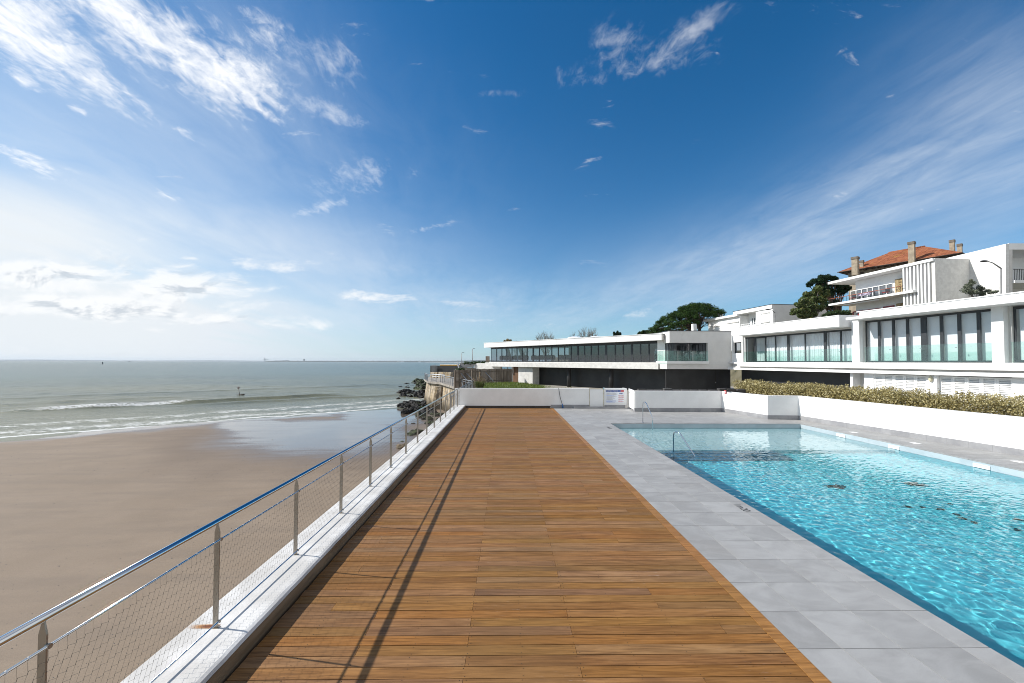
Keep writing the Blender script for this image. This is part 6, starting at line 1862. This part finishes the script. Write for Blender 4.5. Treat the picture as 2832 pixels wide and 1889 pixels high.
# ------------------------------------------------------------------ out at sea
p = on_z(664, 1095, SEA)
bm_ = empty('beacon', p, 'leaning rusty beacon post with a round topmark standing in the shallow sea', 'beacon')
m_rusty = pm('rusty_iron', (.045, .032, .026), (.08, .05, .035), 6, .85)
d_ = p[1]; tp = at(660, 1075, d_)
MB().tube([p + [0, 0, -.5], tp], [.06, .05], 8).build('post', m_rusty, bm_)
mb = MB(); c_ = at(659.5, 1072.5, d_)
mb.tube([c_ + np.array([.19 * math.cos(t_ * .5236), 0, .19 * math.sin(t_ * .5236)]) for t_ in range(13)], .055, 6); mb.ball(c_, .09, .06, .09, 8, 6); mb.build('topmark', pm('faded_red_paint', (.20, .11, .10), (.12, .07, .06), 6, .8), bm_)
MB().tube([at(655, 1092.5, d_), at(666, 1092, d_), at(676, 1091.2, d_)], [.08, .12, .10], 8).build('cross_beam', m_rusty, bm_)
p = on_z(283, 1007, SEA); k = p[1] / 1110
bu = empty('navigation_buoy', p, 'dark navigation buoy far out on the sea', 'buoy')
MB().lathe(p + [0, 0, -.4], [(1.6, 0), (1.8, .6), (1.2, 1.4), (.2, 1.5)], 14).build('float', m_darkgrey, bu)
MB().lathe(p + [0, 0, 1.1], [(1.0, 0), (.7, 2.2), (.75, 3.0), (.1, 3.2)], 8).build('tower', m_darkgrey, bu)
MB().lathe(p + [.3, 0, 4.2], [(.35, 0), (.35, .5), (.05, .6)], 8).build('lantern', m_darkgrey, bu)
p = on_z(358, 1001.2, SEA)
bo = empty('fishing_boat', p, 'tiny dark boat on the horizon', 'boat')
mb = MB(); x0, y0, z0 = p
mb.hexa([(x0 - 5, y0 - 1.2, z0 - .3), (x0 + 4.5, y0 - 1.2, z0 - .3), (x0 + 4.5, y0 + 1.2, z0 - .3), (x0 - 5, y0 + 1.2, z0 - .3), (x0 - 6.5, y0 - 1.8, z0 + 2.0), (x0 + 5.2, y0 - 1.8, z0 + 1.7), (x0 + 5.2, y0 + 1.8, z0 + 1.7), (x0 - 6.5, y0 + 1.8, z0 + 2.0)])
mb.build('hull', m_darkgrey, bo); MB().box(x0 - .5, x0 + 3, y0 - 1.2, y0 + 1.2, z0 + 1.72, z0 + 4.2).build('cabin', m_rusty, bo)
# low far shore
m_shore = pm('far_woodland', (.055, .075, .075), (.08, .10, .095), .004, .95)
rs = np.random.RandomState(2)
def far_land(px0, px1, dist, hfun, mat, name, depth=500):
    xs_ = np.arange(px0, px1, 1.5); b_, t_, k_ = [], [], []
    for i, px in enumerate(xs_):
        r = ray(px, 1000); e = r[:2] / np.linalg.norm(r[:2])
        p = e * dist; h = hfun(px, i)
        b_.append((p[0], p[1], SEA - 1)); t_.append((p[0] + e[0] * 60, p[1] + e[1] * 60, SEA + h)); k_.append((p[0] + e[0] * depth, p[1] + e[1] * depth, SEA + h * .9))
    n = len(xs_); V = np.array(b_ + t_ + k_)
    F = [(i, i + 1, n + i + 1, n + i) for i in range(n - 1)] + [(n + i, n + i + 1, 2 * n + i + 1, 2 * n + i) for i in range(n - 1)]
    return raw(name, V, np.array(F), mat, kind='structure')
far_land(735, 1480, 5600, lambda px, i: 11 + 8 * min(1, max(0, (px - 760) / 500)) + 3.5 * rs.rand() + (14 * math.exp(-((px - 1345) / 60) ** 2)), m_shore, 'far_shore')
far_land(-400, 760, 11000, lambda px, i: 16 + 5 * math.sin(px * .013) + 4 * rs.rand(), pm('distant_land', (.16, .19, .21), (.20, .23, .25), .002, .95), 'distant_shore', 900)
m_dune = pm('pale_dune', (.44, .39, .31), (.36, .32, .26), .01, .95)
far_land(1174, 1300, 5200, lambda px, i: 5.0 * min(1, (px - 1172) / 25), m_dune, 'dune_beach', 300)
far_land(1010, 1100, 5450, lambda px, i: 2.5, m_dune, 'dune_beach', 200)
cr_p = on_z(737, 1000, SEA); r = ray(733, 1000); cr_p = EYE + r * 5550; cr_p[2] = SEA
ck = empty('harbour_crane', cr_p, 'pale harbour crane standing on the far shore', 'crane')
m_crane = pm('pale_steel', (.36, .40, .43), None, 3, .7)
k = 5.0
mb = MB()
for dx_ in (-12, 12): mb.tube([cr_p + [dx_, 0, 0], cr_p + [dx_ * .5, 0, 38]], 3, 6)
mb.tube([cr_p + [-8, 0, 28], cr_p + [-9, 0, 56]], 3.5, 6); mb.build('tower', m_crane, ck)
MB().tube([cr_p + [-25, 0, 30], cr_p + [48, 0, 28]], 3, 6).build('boom', m_crane, ck)
MB().tube([cr_p + [-9, 0, 55], cr_p + [40, 0, 31]], 1.2, 6).build('tie', m_crane, ck)
t_p = EYE + ray(841, 1000) * 5500; t_p[2] = SEA
o = MB().box(t_p[0] - 6, t_p[0] + 6, t_p[1] - 6, t_p[1] + 6, SEA, SEA + 34).box(t_p[0] - 9, t_p[0] + 9, t_p[1] - 9, t_p[1] + 9, SEA + 34, SEA + 39).build('water_tower', pm('dark_tower', (.09, .11, .13), None, 3, .9)); tag(o, 'dark square tower on the far shore', 'tower')
s_p = EYE + ray(768, 1000) * 5500; s_p[2] = SEA
o = MB().box(s_p[0] - 40, s_p[0] + 60, s_p[1], s_p[1] + 40, SEA, SEA + 17).box(s_p[0] + 60.5, s_p[0] + 130, s_p[1], s_p[1] + 40, SEA, SEA + 20).build('warehouse', m_crane); tag(o, 'long pale warehouse on the far shore right of the crane', 'warehouse')
for px, w_ in ((1104, 14), (1112, 20), (1160, 14), (1099, 8)):
    q = EYE + ray(px, 1000) * 5400; 
    o = MB().box(q[0] - w_, q[0] + w_, q[1], q[1] + 12, SEA, SEA + 9).build('shore_house', m_white2); tag(o, 'tiny white building by the water on the far shore', 'house', 'white buildings on the far shore')
for px, h_ in ((1210, 48), (1114, 30)):
    q = EYE + ray(px, 1000) * 5500
    o = MB().tube([(q[0], q[1], SEA), (q[0], q[1], SEA + h_)], .9, 6).build('radio_mast', m_crane); tag(o, 'thin mast on the far shore, ' + ('taller one above the pale dune' if h_ > 40 else 'shorter one above the white buildings'), 'mast', 'masts on the far shore')

# ------------------------------------------------------------------ sea air
m_haze, g, out = newmat('sea_haze')
vol = g.new('ShaderNodeVolumePrincipled'); vol.inputs['Color'].default_value = (.80, .88, .95, 1); vol.inputs['Density'].default_value = .00006; vol.inputs['Anisotropy'].default_value = .2
g.l.new(vol.outputs[0], out.inputs['Volume'])
MB().box(-14000, 9000, -200, 13500, -7.5, 70).build('haze', m_haze, kind='stuff')
